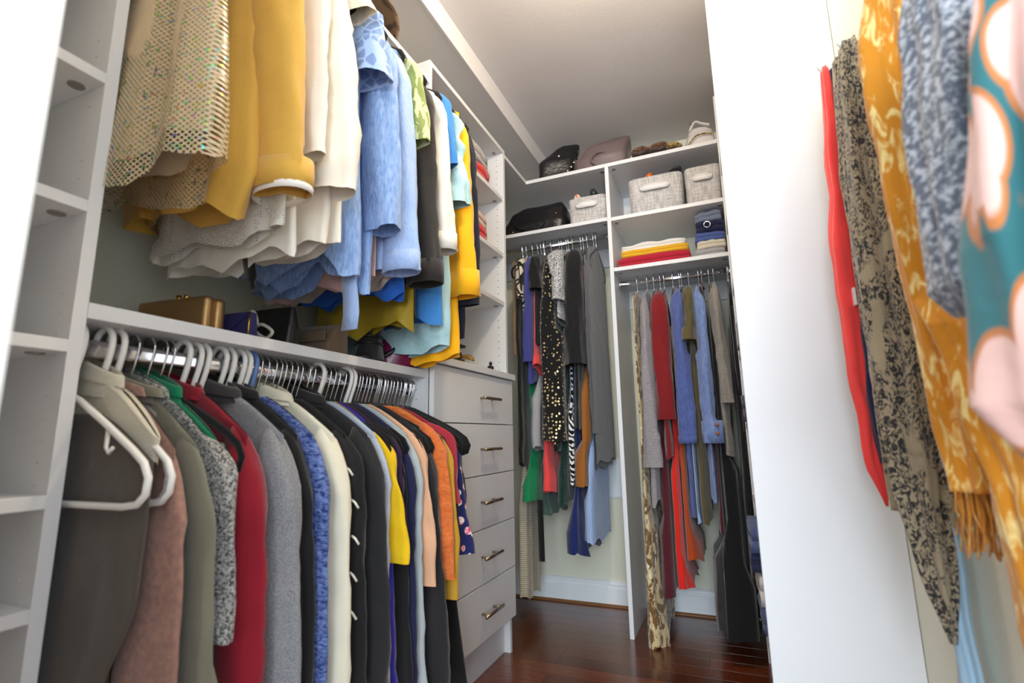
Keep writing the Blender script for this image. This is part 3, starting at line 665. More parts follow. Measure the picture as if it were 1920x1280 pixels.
topg(1.03, 'shirt', 'pale blue cotton shirt with long sleeves', 'shirt', c_chamb, seed=49, half=.20, length=.72, sleeve=dict(SL, L=.66, ru0=.046, rv0=.028, ru1=.048, rv1=.030), thick=((0, .010), (1, .02)), cuff=(c_chamb, .05, 1.1))
topg(1.078, 'blouse', 'green leaf print blouse', 'blouse', c_leafg, seed=50, half=.20, length=.64, sleeve=dict(SL, L=.28, rv0=.02), thick=((0, .010), (1, .02)))
topg(1.14, 'shirt', 'black denim shirt with buttoned cuffs', 'shirt', c_blk, seed=51, half=.20, length=.70, sleeve=dict(SL, L=.66, ru0=.05, rv0=.034, ru1=.05, rv1=.032), thick=((0, .010), (1, .02)), collar='shirt', cuff=(c_blk, .06, 1.12))
topg(1.225, 'jacket', 'white denim jacket in the upper row', 'jacket', c_wden, seed=52, half=.20, length=.56, sleeve=dict(SL, L=.54, ru0=.048, rv0=.032, ru1=.045, rv1=.03), thick=((0, .010), (1, .02)), cuff=(c_wden, .05, 1.1))
topg(1.258, 'shirt', 'cornflower blue short-sleeved shirt', 'shirt', c_blue, seed=53, half=.20, length=.82, top=.05, sleeve=dict(SL, L=.27, ru0=.04, rv0=.024, ru1=.045, rv1=.03, out=.02), thick=((0, .010), (1, .02)))
topg(1.315, 'blouse', 'pale aqua satin blouse with fluted sleeves', 'blouse', c_aqua, seed=54, half=.20, length=.88, sleeve=dict(SL, L=.36, ru0=.04, rv0=.024, ru1=.065, rv1=.05, out=.02), thick=((0, .010), (1, .03)), rum=.012)
topg(1.365, 'trench', 'sunflower yellow long jacket with folded cuffs', 'jacket', c_sun, seed=55, half=.205, length=.92, top=.05, sleeve=dict(SL, L=.66, ru0=.045, rv0=.034, ru1=.062, rv1=.04, out=.015), thick=((0, .010), (1, .03)), cuff=(c_sun, .08, 1.12), collar='stand')
topg(1.403, 'coat', 'blue black wool coat at the end of the upper rod', 'coat', c_nav2, seed=56, half=.205, length=.84, sleeve=dict(SL, L=.66, ru0=.05, rv0=.024, ru1=.045, rv1=.022, out=.02), thick=((0, .006), (1, .014)), fold=.004)
# garments in the upper row that show only below their neighbours
def lowhem(Y, name, label, cat, mat, zhem, half, seed, **k):
    L_ = ZR2-.068-zhem
    return topg(Y, name, label, cat, mat, seed=seed, half=half, length=L_, sleeve=None, wt=.35, **dict(dict(thick=((0, .008), (1, .02)), fold=.010, hem=.018), **k))
lowhem(0.988, 'blouse', 'blush pink chiffon blouse peeking out under the denim shirt', 'blouse', c_blush, 1.245, .18, 61)
lowhem(1.06, 'blouse', 'beige chiffon blouse with a fluted hem', 'blouse', c_beige, 1.26, .17, 62)
lowhem(1.105, 'blouse', 'cobalt blue jersey top with a rounded hem', 'top', c_bright, 1.25, .18, 63)
lowhem(1.17, 'trousers', 'olive mustard satin trousers', 'trousers', c_olivem, 1.165, .17, 64)
lowhem(1.195, 'top', 'black cotton top with a ribbed hem', 'top', c_char, 1.19, .16, 65)
lowhem(1.285, 'shirt', 'mid-wash denim shirt between the blue and aqua blouses', 'shirt', c_dkden, 1.40, .19, 66)
for d in ROW:
    if d['k'].get('wt') == .35 or 'fishnet' in d['label']: d['hang'] = None
got_u = got = flush(lambda p: (XRD, p, ZR2), 0, 'black velvet hanger in the upper row of blouses', 'black velvet hangers on the upper rod', .46, 1.416, .96)
t = got['tan top under a sparkling fishnet overlay']
t2 = garment('net', None, None, (0, 0, 0), 0, c_net, half=.215, drop=.085, length=.71, prof=((0, .9), (.3, 1), (1, 1.12)), thick=((0, .016), (.4, .038), (1, .058)), fold=.014, k=4, hem=.022, seed=41, M=34, vlim=(.055, .065))
for ch in list(t2.children): ch.parent = t; ch.name = 'net_overlay'
bpy.data.objects.remove(t2)
bl = got['mustard yellow blazer with turned-up white-edged cuffs']
zc = -.068-.085+.018-.60; cu = .18-.012+.03
MB().loops([[(cu+.056*g*spow(math.cos(2*PI*j/24), .85), .05+.034*g*math.sin(2*PI*j/24), zc+dz) for j in range(24)] for g, dz in ((1.16, .004), (1.175, .002), (1.165, -.010), (1.14, -.010))], True).build('cuff_edge', fab('white_cuff_edge', (238, 234, 226)), bl)
db = got['light denim blouse with cut-out embroidered sleeves']
MB().loops([[(.17+a+.006*math.sin(9*t), .02+b_, -.66-.30*t) for a, b_ in ((-.020-.004*t, 0), (.020+.004*t, -.004))] for t in [i/8 for i in range(9)]], False).build('tie_belt', c_chamb, db, solid_t=.003)
dk_ = got['off-white blouse with a long curved hem']
MB().loops([[(.02+a+.03*t, .02, -.78-.11*t) for a in (-.016*(1-.6*(t > .8)), .016*(1-.6*(t > .8)))] for t in [i/8 for i in range(9)]], False).build('black_strap', c_black, dk_, solid_t=.004)
# ------------------------------------------------------------------ back-left bay: rod along the back wall
RB = -PI/2
def xb(px, py, Y=2.30): return atY(px, py, Y).x
def zb(px, py, Y=2.30): return atY(px, py, Y).z
def back(px, py, hem_py, name, label, cat, mat, zr=ZR3, half=.165, Y=2.31, dx=0, **k):
    L_ = zr-.06-zb(px, hem_py, Y)
    d = dict(seed=int(px), half=half, top=.06, drop=.06, length=L_, prof=((0, 1), (.15, .95), (1, 1.0)), thick=((0, .008), (.15, .016), (1, .02)), fold=.007, hem=.010, N=36, M=20, sleeve=None, rum=.004)
    d.update(k); return put(xb(px, py, Y)+dx, name, label, cat, mat, 'black_small', **d)
c_print = fab('black_cream_print', (24, 24, 24), (214, 202, 178), 'blocks', 1.3); c_peri = fab('periwinkle_jersey', (66, 68, 136)); c_coral = fab('coral_crepe', (236, 74, 74))
c_heath = fab('heather_grey_knit', (150, 148, 152), (176, 174, 176), 'heather'); c_gdots = fab('black_with_gold_dots', (16, 15, 17), (226, 200, 140), 'metaldots', 1.5, thr=.30)
c_bouc2 = fab('black_white_boucle', (222, 222, 222), (40, 40, 46), 'tweed', 1.0); c_camel = fab('camel_suede', (150, 92, 36)); c_chheath = fab('charcoal_heather_knit', (66, 66, 72), (104, 104, 110), 'heather')
c_pden = fab('pale_chambray', (138, 164, 204), (156, 180, 216), 'denim', 1.3); c_nav3 = fab('deep_navy_cotton', (26, 40, 96)); c_kelly = fab('kelly_green_crepe', (12, 138, 84)); c_sage = fab('dark_sage_chiffon', (62, 88, 78))
c_glace = fab('dark_green_lace', (16, 62, 52), (8, 36, 32), 'tweed', .6); c_zeb = fab('zebra_print', (18, 18, 20), (232, 232, 228), 'zebra', 2.2); c_tan = fab('tan_satin', (150, 116, 84)); c_cream2 = fab('cream_fishscale_knit', (206, 196, 172), (150, 138, 116), 'lines', 1.4)
SLB = dict(L=.3, ru0=.042, rv0=.026, ru1=.04, rv1=.026)
def under(T=.03, t0=.6): return dict(prof=((0, .45), (t0-.1, .5), (t0+.05, 1), (1, 1.04)), thick=((0, .004), (t0-.12, .006), (t0+.06, T), (1, T)), vlim=(T*1.3, T*1.3), fold=.012, k=4, wt=1.3)
def upper(rv, L, **k): return dict(sleeve=dict(dict(L=L, ru0=.04, rv0=rv*.75, ru1=.045, rv1=rv), **k), sleeves=(1,), vlim=(rv*1.15, rv*1.15), wt=2.2)
back(966, 1000, 1132, 'dress', 'long cream dress reaching almost to the floor beside the drawers', 'dress', c_cream2, half=.10, **under(.022, .72))
back(957, 560, 660, 'camisole', 'tan satin camisole with thin black straps', 'top', c_tan, half=.15)
back(968, 700, 872, 'trousers', 'black trousers under the black and cream print blouse', 'trousers', c_black, half=.17, vlim=(.03, .03))
back(977, 540, 640, 'blouse', 'blouse with a bold black and cream print', 'blouse', c_print, half=.175, **upper(.036, .22, ru1=.05))
back(985, 900, 938, 'dress', 'kelly green dress with a gathered hem', 'dress', c_kelly, half=.17, **under(.035, .90))
back(990, 630, 716, 'dress', 'periwinkle blue short dress with straight hem', 'dress', c_peri, half=.18, **upper(.030, .55))
back(1001, 525, 640, 't_shirt', 'black short-sleeved t-shirt in front of the periwinkle dress', 'shirt', c_black, half=.19, **upper(.036, .19, ru1=.05))
back(1003, 640, 692, 'blouse', 'coral blouse with a tiered peplum hem', 'blouse', c_coral, half=.205, prof=((0, .75), (.5, .9), (.85, 1), (1, 1.12)), thick=((0, .006), (.6, .03), (1, .045)), vlim=(.05, .05), hem=.02, wt=1.5)
back(1000, 770, 842, 'skirt', 'heather grey knit skirt below the coral peplum', 'skirt', c_heath, half=.18, **under(.035, .70))
back(1024, 860, 922, 'dress', 'long coral dress with a straight hem', 'dress', c_coral, half=.18, **under(.035, .66))
back(1010, 940, 966, 'dress', 'dark sage chiffon dress behind the coral dress', 'dress', c_sage, half=.15, **under(.05, .84))
dress = back(1036, 680, 848, 'dress', 'black dress covered in gold dots', 'dress', c_gdots, half=.19, **upper(.062, .93, ru0=.045, ru1=.06))
back(1048, 900, 945, 'dress', 'dark green lace dress beside the zebra print', 'dress', c_glace, half=.17, **under(.03, .8))
back(1046, 545, 600, 'top', 'black and white boucle top with fringed hem', 'top', c_bouc2, half=.215, **upper(.048, .27, ru0=.045, ru1=.05))
back(1062, 880, 916, 'dress', 'zebra striped dress below the gold dotted one', 'dress', c_zeb, half=.125, **under(.02, .7))
back(1075, 990, 1043, 'dress', 'deep navy dress hanging lowest in the bay', 'dress', c_nav3, half=.17, **under(.05, .84))
back(1078, 620, 800, 'cardigan', 'black cardigan with drooping long sleeves', 'cardigan', c_black, half=.195, **upper(.060, .58, ru0=.045, ru1=.055))
back(1092, 830, 908, 'dress', 'camel suede dress with a seam down its front', 'dress', c_camel, half=.18, **dict(under(.075, .60), wt=2.4))
back(1106, 960, 1020, 'dress', 'pale chambray dress with a pleated skirt', 'dress', c_pden, half=.18, **dict(under(.095, .72), wt=2.4))
back(1108, 700, 880, 'top', 'black top behind the charcoal cardigan', 'top', c_black, half=.18, vlim=(.05, .03), thick=((0, .008), (1, .04)), wt=.8)
back(1112, 680, 868, 'cardigan', 'charcoal heather open cardigan at the end of the row', 'cardigan', c_chheath, half=.19, wt=2.2, prof=((0, .9), (1, 1.05)), thick=((0, .012), (1, .035)), vlim=(.05, .06), sleeve=dict(L=.90, ru0=.04, rv0=.024, ru1=.05, rv1=.045, fwd=.02), sleeves=(1,))
got = flush(lambda p: (p, YRD, ZR3), RB, 'black velvet hanger on the rod beside the drawers', 'black velvet hangers on the back-left rod', -1.28, -.59, 1.0)
sd = got['dark sage chiffon dress behind the coral dress']
MB().loops([[(.17+.004*math.sin(z*9), y_, z) for y_ in (-.014, .014)] for z in [-1.30-.021*i for i in range(14)]] , False).build('belt', c_black, sd, solid_t=.003)
# ------------------------------------------------------------------ back-right bay
c_leafb = fab('gold_brown_leaf_print', (206, 184, 138), (116, 84, 44), 'camo', 1.7, third=(232, 222, 196)); c_hgrey = fab('grey_marl_jersey', (134, 128, 130), (156, 150, 152), 'slub', .9)
c_dred = fab('dark_red_knit', (124, 24, 28)); c_maroon = fab('maroon_jersey', (84, 24, 36)); c_red = fab('scarlet_crepe', (226, 34, 20)); c_rust = fab('burnt_orange_crepe', (176, 70, 24)); c_indigo = fab('indigo_denim', (70, 84, 140), (92, 108, 166), 'denim')
c_oli = fab('olive_khaki_crepe', (92, 82, 52)); c_lden = fab('mid_blue_chambray', (100, 122, 172), (132, 152, 198), 'denim'); c_gkn = fab('grey_fleck_knit', (160, 154, 144), (120, 114, 108), 'heather', .7)
def backr(px, py, hpy, name, label, cat, mat, **k): return back(px, py, hpy, name, label, cat, mat, zr=ZR4, **k)
backr(1200, 800, 1195, 'dress', 'long gold and brown leaf print dress with a pointed hem', 'dress', c_leafb, half=.18, hem=.05, slant=-.05, fold=.014, thick=((0, .008), (.4, .02), (1, .055)), vlim=(.03, .06))
backr(1217, 740, 945, 'cardigan', 'grey marl cardigan with a waterfall hem', 'cardigan', c_hgrey, half=.19, hem=.03, wt=1.8, thick=((0, .008), (.4, .02), (1, .05)), vlim=(.045, .05), sleeve=dict(L=.78, ru0=.035, rv0=.018, ru1=.05, rv1=.045), sleeves=(1,))
backr(1246, 960, 1118, 'dress', 'maroon long dress beside the scarlet one', 'dress', c_maroon, half=.18, **under(.045))
backr(1241, 690, 860, 'sweater', 'dark red knit sweater with a balloon sleeve', 'sweater', c_dred, half=.19, **upper(.048, .58, ru0=.03, ru1=.032, puff=.6))
backr(1268, 950, 1100, 'dress', 'scarlet red dress with a flared skirt', 'dress', c_red, half=.18, **under(.048))
backr(1287, 950, 1055, 'dress', 'burnt orange dress behind the scarlet one', 'dress', c_rust, half=.165, **under(.045))
backr(1282, 700, 965, 'shirt', 'indigo denim shirt with a rolled cuff', 'shirt', c_indigo, half=.19, cuff=(c_indigo, .03, 1.1), **upper(.044, .68))
backr(1293, 600, 980, 'dress', 'olive khaki dress with a stepped flounce', 'dress', c_oli, half=.215, prof=((0, .9), (.3, .8), (1, .75)), **upper(.048, .25, ru0=.02, ru1=.055))
backr(1303, 910, 985, 'shirt', 'pale blue denim shirt below the olive flounce', 'shirt', c_pden, half=.18, **under(.048))
backr(1322, 700, 940, 'shirt', 'mid-blue chambray shirt with buttoned cuff', 'shirt', c_lden, half=.195, cuff=(c_lden, .09, 1.06), **upper(.056, .68, fwd=.025))
backr(1336, 780, 995, 'cardigan', 'maroon long cardigan behind the chambray shirt', 'cardigan', c_maroon, half=.18, collar='stand', thick=((0, .008), (1, .045)), vlim=(.045, .045))
backr(1352, 680, 850, 'sweater', 'grey flecked sweater with a hanging sleeve', 'sweater', c_gkn, half=.195, **upper(.034, .52, ru0=.04, ru1=.045, fwd=.02))
gown = backr(1362, 900, 1192, 'gown', 'black gown pooling down to the floor', 'dress', c_black, half=.17, prof=((0, .8), (.3, 1), (.7, 1.15), (1, 1.6)), fold=.02, k=5, thick=((0, .008), (.2, .03), (1, .095)), hem=.02, vlim=(.09, .10), wt=2)
backr(1388, 700, 1160, 'dress', 'second black dress close to the side panel', 'dress', c_black, half=.15, prof=((0, .8), (1, 1.3)), fold=.012, vlim=(.03, .03), dx=-.01)
backr(1396, 700, 815, 'dress', 'navy dress against the side panel', 'dress', c_nav2, half=.17, vlim=(.03, .012), dx=-.022)
got = flush(lambda p: (p, YRD, ZR4), RB, 'black velvet hanger in the right bay of the back wall', 'black velvet hangers on the back-right rod', -.44, .052, 1.0)
ls = got['mid-blue chambray shirt with buttoned cuff']
for z in (-.71, -.745): MB().loops([[(.236, .008*math.cos(2*PI*k_/10)+.03, z+.008*math.sin(2*PI*k_/10)) for k_ in range(10)], [(.242, .008*math.cos(2*PI*k_/10)+.03, z+.008*math.sin(2*PI*k_/10)) for k_ in range(10)]], True, True, True).build('button', solid('copper_button', (150, 96, 66), .4), ls)
# ------------------------------------------------------------------ boxes, bags, folded clothes
def rrect(w, d, p=.28, n=40):
    return [(w*spow(math.cos(2*PI*j/n), p), d*spow(math.sin(2*PI*j/n), p)) for j in range(n)]
LINEN = fab('grey_linen_weave', (208, 204, 200), (170, 166, 164), 'linen', .8, wrinkle=.05)
STRAPW = solid('white_leather_strap', (226, 222, 220), .5)
def fabric_box(x0, x1, y0, d, z, h, label):
    w2 = (x1-x0)/2; r = empty('storage_box', ((x0+x1)/2, y0+d/2, z), 0, label, 'storage box', 'linen storage boxes on the back shelves')
    base = rrect(w2, d/2); rows = []
    for sc, zz in ((.93, 0), (.955, .004), (.975, h*.5), (1, h*.97), (1, h), (.975, h), (.955, h*.6), (.93, .008)): rows.append([(a*sc, b_*sc, zz) for a, b_ in base])
    MB().loops(rows, True, True, True).build('tub', LINEN, r)
    hw = w2*.55; zz = h*.68; yy = -d/2-.002
    rows = []
    for i in range(13):
        t = -1+2*i/12; bow = .010*(1-t*t)+.001; e = max(.45, (1-abs(t)**6)**.5) if abs(t) < 1 else .3
        rows.append([(hw*t, yy-bow*1.0, zz+.017*e), (hw*t, yy-bow-.003, zz+.017*e), (hw*t, yy-bow-.003, zz-.017*e), (hw*t, yy-bow, zz-.017*e)])
    hd = MB().loops(rows, True, True, True).build('strap_handle', STRAPW, r)
    for s_ in (-1, 1):
        c = (hw*.86*s_, zz)
        MB().loops([[(c[0]+.006*math.cos(2*PI*k_/10), yy-q, c[1]+.006*math.sin(2*PI*k_/10)) for k_ in range(10)] for q in (.005, .0085)], True, False, True).build('rivet', HWHITE, hd)
    return r
zS2, zS2r, zS3, zTop = 1.9276, 1.9226, 1.6616, 2.2146
yf = YB+.03
fabric_box(atY(1064, 400, yf).x, -.484, yf, .28, zS2, .145, 'small linen storage box with shoes in it beside the black handbag')
fabric_box(atY(1177, 380, yf).x, atY(1284, 380, yf).x, yf, .30, zS2r, .190, 'large linen storage box next to the partition')
fabric_box(atY(1286, 380, yf).x, .058, yf, .30, zS2r, .190, 'large linen storage box against the side panel')
def loft(name, mat, parent, secs, n=32, amp=.0, seed=0, freq=9, cap=True):
    """secs: (z, cx, cy, hw, hd, pow) stacked upward"""
    rows = []
    for z, cx, cy_, hw, hd, p in secs:
        row = []
        for j in range(n):
            a = 2*PI*j/n; x = cx+hw*spow(math.cos(a), p); y_ = cy_+hd*spow(math.sin(a), p); zz = z
            if amp:
                x += amp*nz3(x, y_, zz, freq, seed); y_ += amp*nz3(x, y_, zz, freq, seed+4); zz = max(.0008, zz+amp*.6*nz3(x, y_, zz, freq, seed+9)) if z > secs[0][0] else .0006
            row.append((x, y_, zz))
        rows.append(row)
    return MB().loops(rows, True, cap, cap).build(name, mat, parent)
def smooth_secs(keys, m=14):
    out = []
    for i in range(m+1):
        t = i/m; out.append(tuple(lerp([(kk[0], kk[1+c]) for kk in keys], t) for c in range(6)))
    return out
def studs(parent, pts, mat, r=.006, name='stud'):
    for p in pts:
        rows = [[(p[0]+r*s_*math.cos(2*PI*k_/10), p[1]-q, p[2]+r*s_*math.sin(2*PI*k_/10)) for k_ in range(10)] for q, s_ in ((0, 1), (.003, .9), (.005, .5))]
        MB().loops(rows, True, True, True).build(name, mat, parent)
def strap(parent, pts, mat, r=.006, name='handle', flat=(1, .5)):
    P = [Vector(p) for p in pts]; out = []
    for i in range(len(P)-1):
        a = P[max(i-1, 0)]; b = P[i]; c = P[i+1]; d = P[min(i+2, len(P)-1)]
        for k_ in range(6):
            t = k_/6; out.append(.5*((2*b)+(c-a)*t+(2*a-5*b+4*c-d)*t*t+(3*b-3*c+d-a)*t**3))
    out.append(P[-1]); return MB().tube(out, r, 8, True, flat).build(name, mat, parent)
# black leather handbag on the left shelf
x0 = atY(948, 420, yf).x-.05; x1 = atY(1056, 420, yf).x
r = empty('handbag', ((x0+x1)/2, yf+.13, zS2), 0, 'slouching black leather handbag beside the small linen box', 'handbag')
w_ = (x1-x0)/2
loft('body', BLEATHER, r, smooth_secs([(0, 0, 0, 0, w_, .10, .4), (.3, .065, .0, 0, w_*1.0, .11, .45), (.7, .145, .02, 0, w_*.86, .085, .5), (.92, .185, .04, 0, w_*.62, .05, .6), (1, .193, .045, 0, w_*.5, .02, .7)]), 40, .016, 3, 12)
strap(r, [(-w_*.5, -.09, .10), (-w_*.4, -.12, .05), (0, -.125, .02), (w_*.3, -.12, .03), (w_*.5, -.10, .09)], BLEATHER, .007)
studs(r, [(w_*.72, -.105, .05), (w_*.74, -.09, .105), (-w_*.55, -.11, .03)], GOLD, .005)
MB().tube([(w_*.45, -.075, .14), (w_*.8, -.05, .11), (w_*.97, -.03, .04)], .003, 6).build('piping', BLEATHER, r)
# shoes in the small box
def heel_shoe(loc, rz, mat, label, s=1.0, tilt=0):
    r = empty('shoe', loc, rz, label, 'shoe'); r.rotation_euler = (tilt, 0, rz); rows = []
    for i in range(15):
        t = i/14; x = -.115+.23*t; w1 = lerp([(0, .018), (.15, .028), (.45, .026), (.75, .042), (.92, .03), (1, .004)], t); zz = lerp([(0, .055), (.3, .04), (.6, .004), (1, .004)], t); hh = lerp([(0, .045), (.2, .05), (.45, .03), (.7, .04), (.95, .022), (1, .006)], t)
        rows.append([(x*s, w1*math.cos(2*PI*j/16)*s, (zz+max(0, hh*(.5+.5*math.sin(2*PI*j/16))))*s) for j in range(16)])
    up_ = MB().loops(rows, True, True, True).build('upper', mat, r)
    MB().tube([(-.10*s, 0, .06*s), (-.108*s, 0, 0)], [.018*s, .008*s], 8).build('heel', mat, r)
    return r
bxc = atY(1098, 390, yf)
heel_shoe((bxc.x-.05, yf+.11, zS2+.105), PI/2, fab('rose_orange_print', (206, 130, 100), (240, 220, 200), 'camo', 3), 'rose and orange shoe lying in the small linen box', .75)
heel_shoe((bxc.x+.035, yf+.12, zS2+.115), PI/2, solid('dark_green_leather', (40, 52, 44), .4), 'dark green shoe lying in the small linen box', .8)
r = empty('pouch', (atY(1268, 325, yf+.08).x, yf+.06, zS2r+.180), 0, 'black cloth pouch poking out of the large linen box', 'pouch')
loft('body', c_black, r, smooth_secs([(0, 0, 0, 0, .03, .035, .6), (.6, .04, .0, 0, .034, .034, .6), (1, .062, .01, 0, .016, .012, .6)]), 24, .008, 5, 20)
heel_shoe((atY(1186, 330, yf+.06).x+.035, yf+.10, zS2r+.145), PI/2+.7, solid('orange_leather', (206, 104, 40), .4), 'orange leather shoe heel in the large linen box', .8)
# bags and shoes on the top back shelf
yt = YB+.02
a = atY(1004, 325, yt); b = atY(1070, 318, yt); w_ = (b.x-a.x)/2
r = empty('handbag', ((a.x+b.x)/2, yt+.10, zTop), .25, 'black leather bag with silver rivets on the top back shelf', 'handbag')
loft('body', BLEATHER, r, smooth_secs([(0, 0, -.01, 0, w_*.95, .09, .35), (.4, .10, .0, 0, w_*.98, .085, .4), (.85, .19, .05, .01, w_*.72, .06, .45), (1, .21, .065, .01, w_*.55, .045, .45)]), 36, .012, 8, 11)
studs(r, [(w_*.55, -.092, .03), (w_*.75, -.085, .055), (w_*.9, -.075, .085), (.01, -.083, .125)], CHROME, .007)
strap(r, [(.05, -.03, .15), (.08, -.04, .185), (.11, -.03, .17), (.105, -.02, .13)], BLEATHER, .007)
a = atY(1076, 312, yt); b = atY(1172, 292, yt); w_ = (b.x-a.x)/2
TAUPE = solid('taupe_leather', (108, 92, 92), .42, bump=.2, bscale=25)
r = empty('handbag', ((a.x+b.x)/2, yt+.115, zTop), .05, 'taupe leather tote folded over on the top back shelf', 'handbag')
loft('body', TAUPE, r, smooth_secs([(0, 0, 0, 0, w_, .10, .3), (.35, .07, .0, 0, w_*1.0, .10, .35), (.75, .145, .035, 0, w_*.8, .08, .4), (1, .185, .075, .0, w_*.5, .04, .5)]), 40, .014, 12, 10)
strap(r, [(-w_*.15, -.11, .012), (-w_*.35, -.125, .04), (-w_*.15, -.122, .075), (w_*.2, -.10, .085), (w_*.55, -.08, .10)], TAUPE, .006)
r = empty('scarf', (atY(1100, 275, yt+.25).x, yt+.30, zTop), 0, 'orange scarf bundled behind the taupe tote', 'scarf')
loft('body', fab('orange_scarf_cloth', (214, 96, 38)), r, smooth_secs([(0, 0, 0, 0, .08, .05, .6), (.6, .10, 0, 0, .07, .045, .6), (1, .155, 0, 0, .03, .02, .7)]), 28, .02, 15, 14)
BRN = fab('brown_python_leather', (74, 50, 36), (120, 82, 50), 'camo', 3, rough=.3); GLD = fab('gold_python_leather', (176, 146, 78), (84, 62, 30), 'camo', 3.5, rough=.35)
for (px, py, rz, mt_, lb, sc_) in ((1212, 280, 1.35, BRN, 'dark brown patent pump on the top back shelf', .95), (1240, 276, 1.55, BRN, 'second dark brown pump beside its pair', .95), (1264, 270, 1.5, GLD, 'gold snake-print pump on the top back shelf', .8)):
    p = atY(px, py, yt+.08); heel_shoe((p.x, yt+.075, zTop+.001), rz+PI, mt_, lb, sc_*1.35)
a = atY(1286, 265, yt); w_ = (.05-a.x)/2
GW = solid('grey_white_leather', (206, 202, 200), .5, bump=.2, bscale=25)
r = empty('handbag', (a.x+w_, yt+.12, zTop), 0, 'pale grey handbag with a gold buckle on the top back shelf', 'handbag')
loft('body', GW, r, smooth_secs([(0, 0, 0, 0, w_, .10, .35), (.4, .06, 0, 0, w_*1.0, .10, .4), (.8, .12, .0, 0, w_*.9, .07, .45), (1, .14, .01, 0, w_*.7, .04, .5)]), 36, .014, 18, 10)
strap(r, [(-w_*.7, -.07, .11), (-w_*.3, -.09, .14), (w_*.2, -.08, .13), (w_*.7, -.09, .11)], GW, .008)
strap(r, [(-w_*.9, -.112, .01), (-w_*.4, -.12, .045), (w_*.1, -.118, .055), (w_*.8, -.112, .05)], GLD, .005, 'trim_band')
MB().tube([(-w_*.6, -.085, .13), (-w_*.5, -.095, .145), (-w_*.35, -.095, .14)], .003, 6).build('buckle', GOLD, r)
# folded clothes: a folded ribbon of cloth
def folded(x, y_, z, w, d, h, layers, mat, label, rz=0, seed=0, cat='sweater', group=None, axis=0, sag=.004):
    """folded cloth lying on z; width w along local x, depth d along local y, rounded fold towards -y"""
    r = empty('folded_clothes', (x, y_, z), rz, label, cat, group)
    th = h/layers; out = []; cen = []
    ns = 8
    for i in range(layers):
        zz = th*(i+.5); xs = [(-d/2+th*.5, d/2-th*.5), (d/2-th*.5, -d/2+th*.5)][i % 2]
        for k_ in range(7): cen.append((xs[0]+(xs[1]-xs[0])*k_/6, zz))
        if i < layers-1:
            cx = xs[1]; sg = 1 if xs[1] > 0 else -1
            for k_ in range(1, ns):
                a = -PI/2+PI*k_/ns; cen.append((cx+sg*th*.5*math.cos(a)*1.0, zz+th*.5+th*.5*math.sin(a)))
    L_ = []; R_ = []
    for i, (a, c) in enumerate(cen):
        p0 = cen[max(0, i-1)]; p1 = cen[min(len(cen)-1, i+1)]; dx, dz = p1[0]-p0[0], p1[1]-p0[1]; l_ = math.hypot(dx, dz) or 1
        nx, nz_ = -dz/l_, dx/l_; hh = th*.47
        L_.append((a+nx*hh, c+nz_*hh)); R_.append((a-nx*hh, c-nz_*hh))
    poly = L_+R_[::-1]; rows = []
    for i in range(13):
        t = -1+2*i/12; e = (1-.10*abs(t)**5)
        row = []
        for (a, c) in poly:
            a2 = a*(1-.03*abs(t)**4)+.010*nz3(t*1.5, a*3, c*14, 1.3, seed); c2 = max(.0012, c*e+sag*nz3(t*2, a*5, c*9, 1.2, seed+3)*(c/h))
            row.append((w/2*t+.010*nz3(a*6, c*20, t, 1, seed+6), a2, c2))
        rows.append(row)
    MB().loops(rows, True, True, True).build('cloth', mat, r); return r
a = atY(1156, 480, yf); b = atY(1298, 480, yf); w_ = b.x-a.x-.01
c_redk = fab('cherry_red_knit', (176, 30, 52)); c_yelk = fab('golden_yellow_knit', (224, 168, 36)); c_wht = fab('white_cotton', (226, 222, 216)); c_rede = fab('poppy_red_knit', (206, 34, 20))
folded((a.x+b.x)/2, yf+.15, zS3, w_, .30, .058, 2, c_redk, 'cherry red sweater folded at the bottom of the red, yellow and white pile', 0, 2, 'sweater')
folded((a.x+b.x)/2, yf+.15, zS3+.058, w_*.93, .29, .034, 2, c_yelk, 'golden yellow sweater folded between the red and white ones', 0, 3, 'sweater')
folded((a.x+b.x)/2-.005, yf+.16, zS3+.092, w_*.88, .27, .034, 2, c_wht, 'white top folded on the golden yellow sweater', 0, 4, 'top', sag=.012)
a = atY(1304, 470, yf).x; w_ = .042-a; xx = a+w_/2+.004; z = zS3
for i, (h_, mt_, lb, ct) in enumerate(((.046, c_heath, 'grey knit folded at the bottom of the stack by the side panel', 'sweater'), (.036, c_ecru, 'cream knit folded under the blue sweater', 'sweater'), (.042, fab('steel_blue_knit', (74, 92, 150)), 'steel blue sweater folded in the stack by the side panel', 'sweater'), (.055, c_navy, 'navy garment with a ring buckle folded on the steel blue sweater', 'trousers'), (.046, fab('grey_blue_jersey', (112, 122, 144)), 'grey blue garment crumpled on top of the navy one', 'sweater'))):
    o = folded(xx+(.004*(i % 2)), yf+.14, z, w_*(1-.015*i), .27, h_, 2, mt_, lb, 0, 20+i, ct, sag=.006 if i < 4 else .016)
    if i == 3: MB().tube([(-.01+.014*math.cos(2*PI*k_/20), -.142, .03+.014*math.sin(2*PI*k_/20)) for k_ in range(21)], .0022, 6, False).build('ring_buckle', CHROME, o)
    z += h_
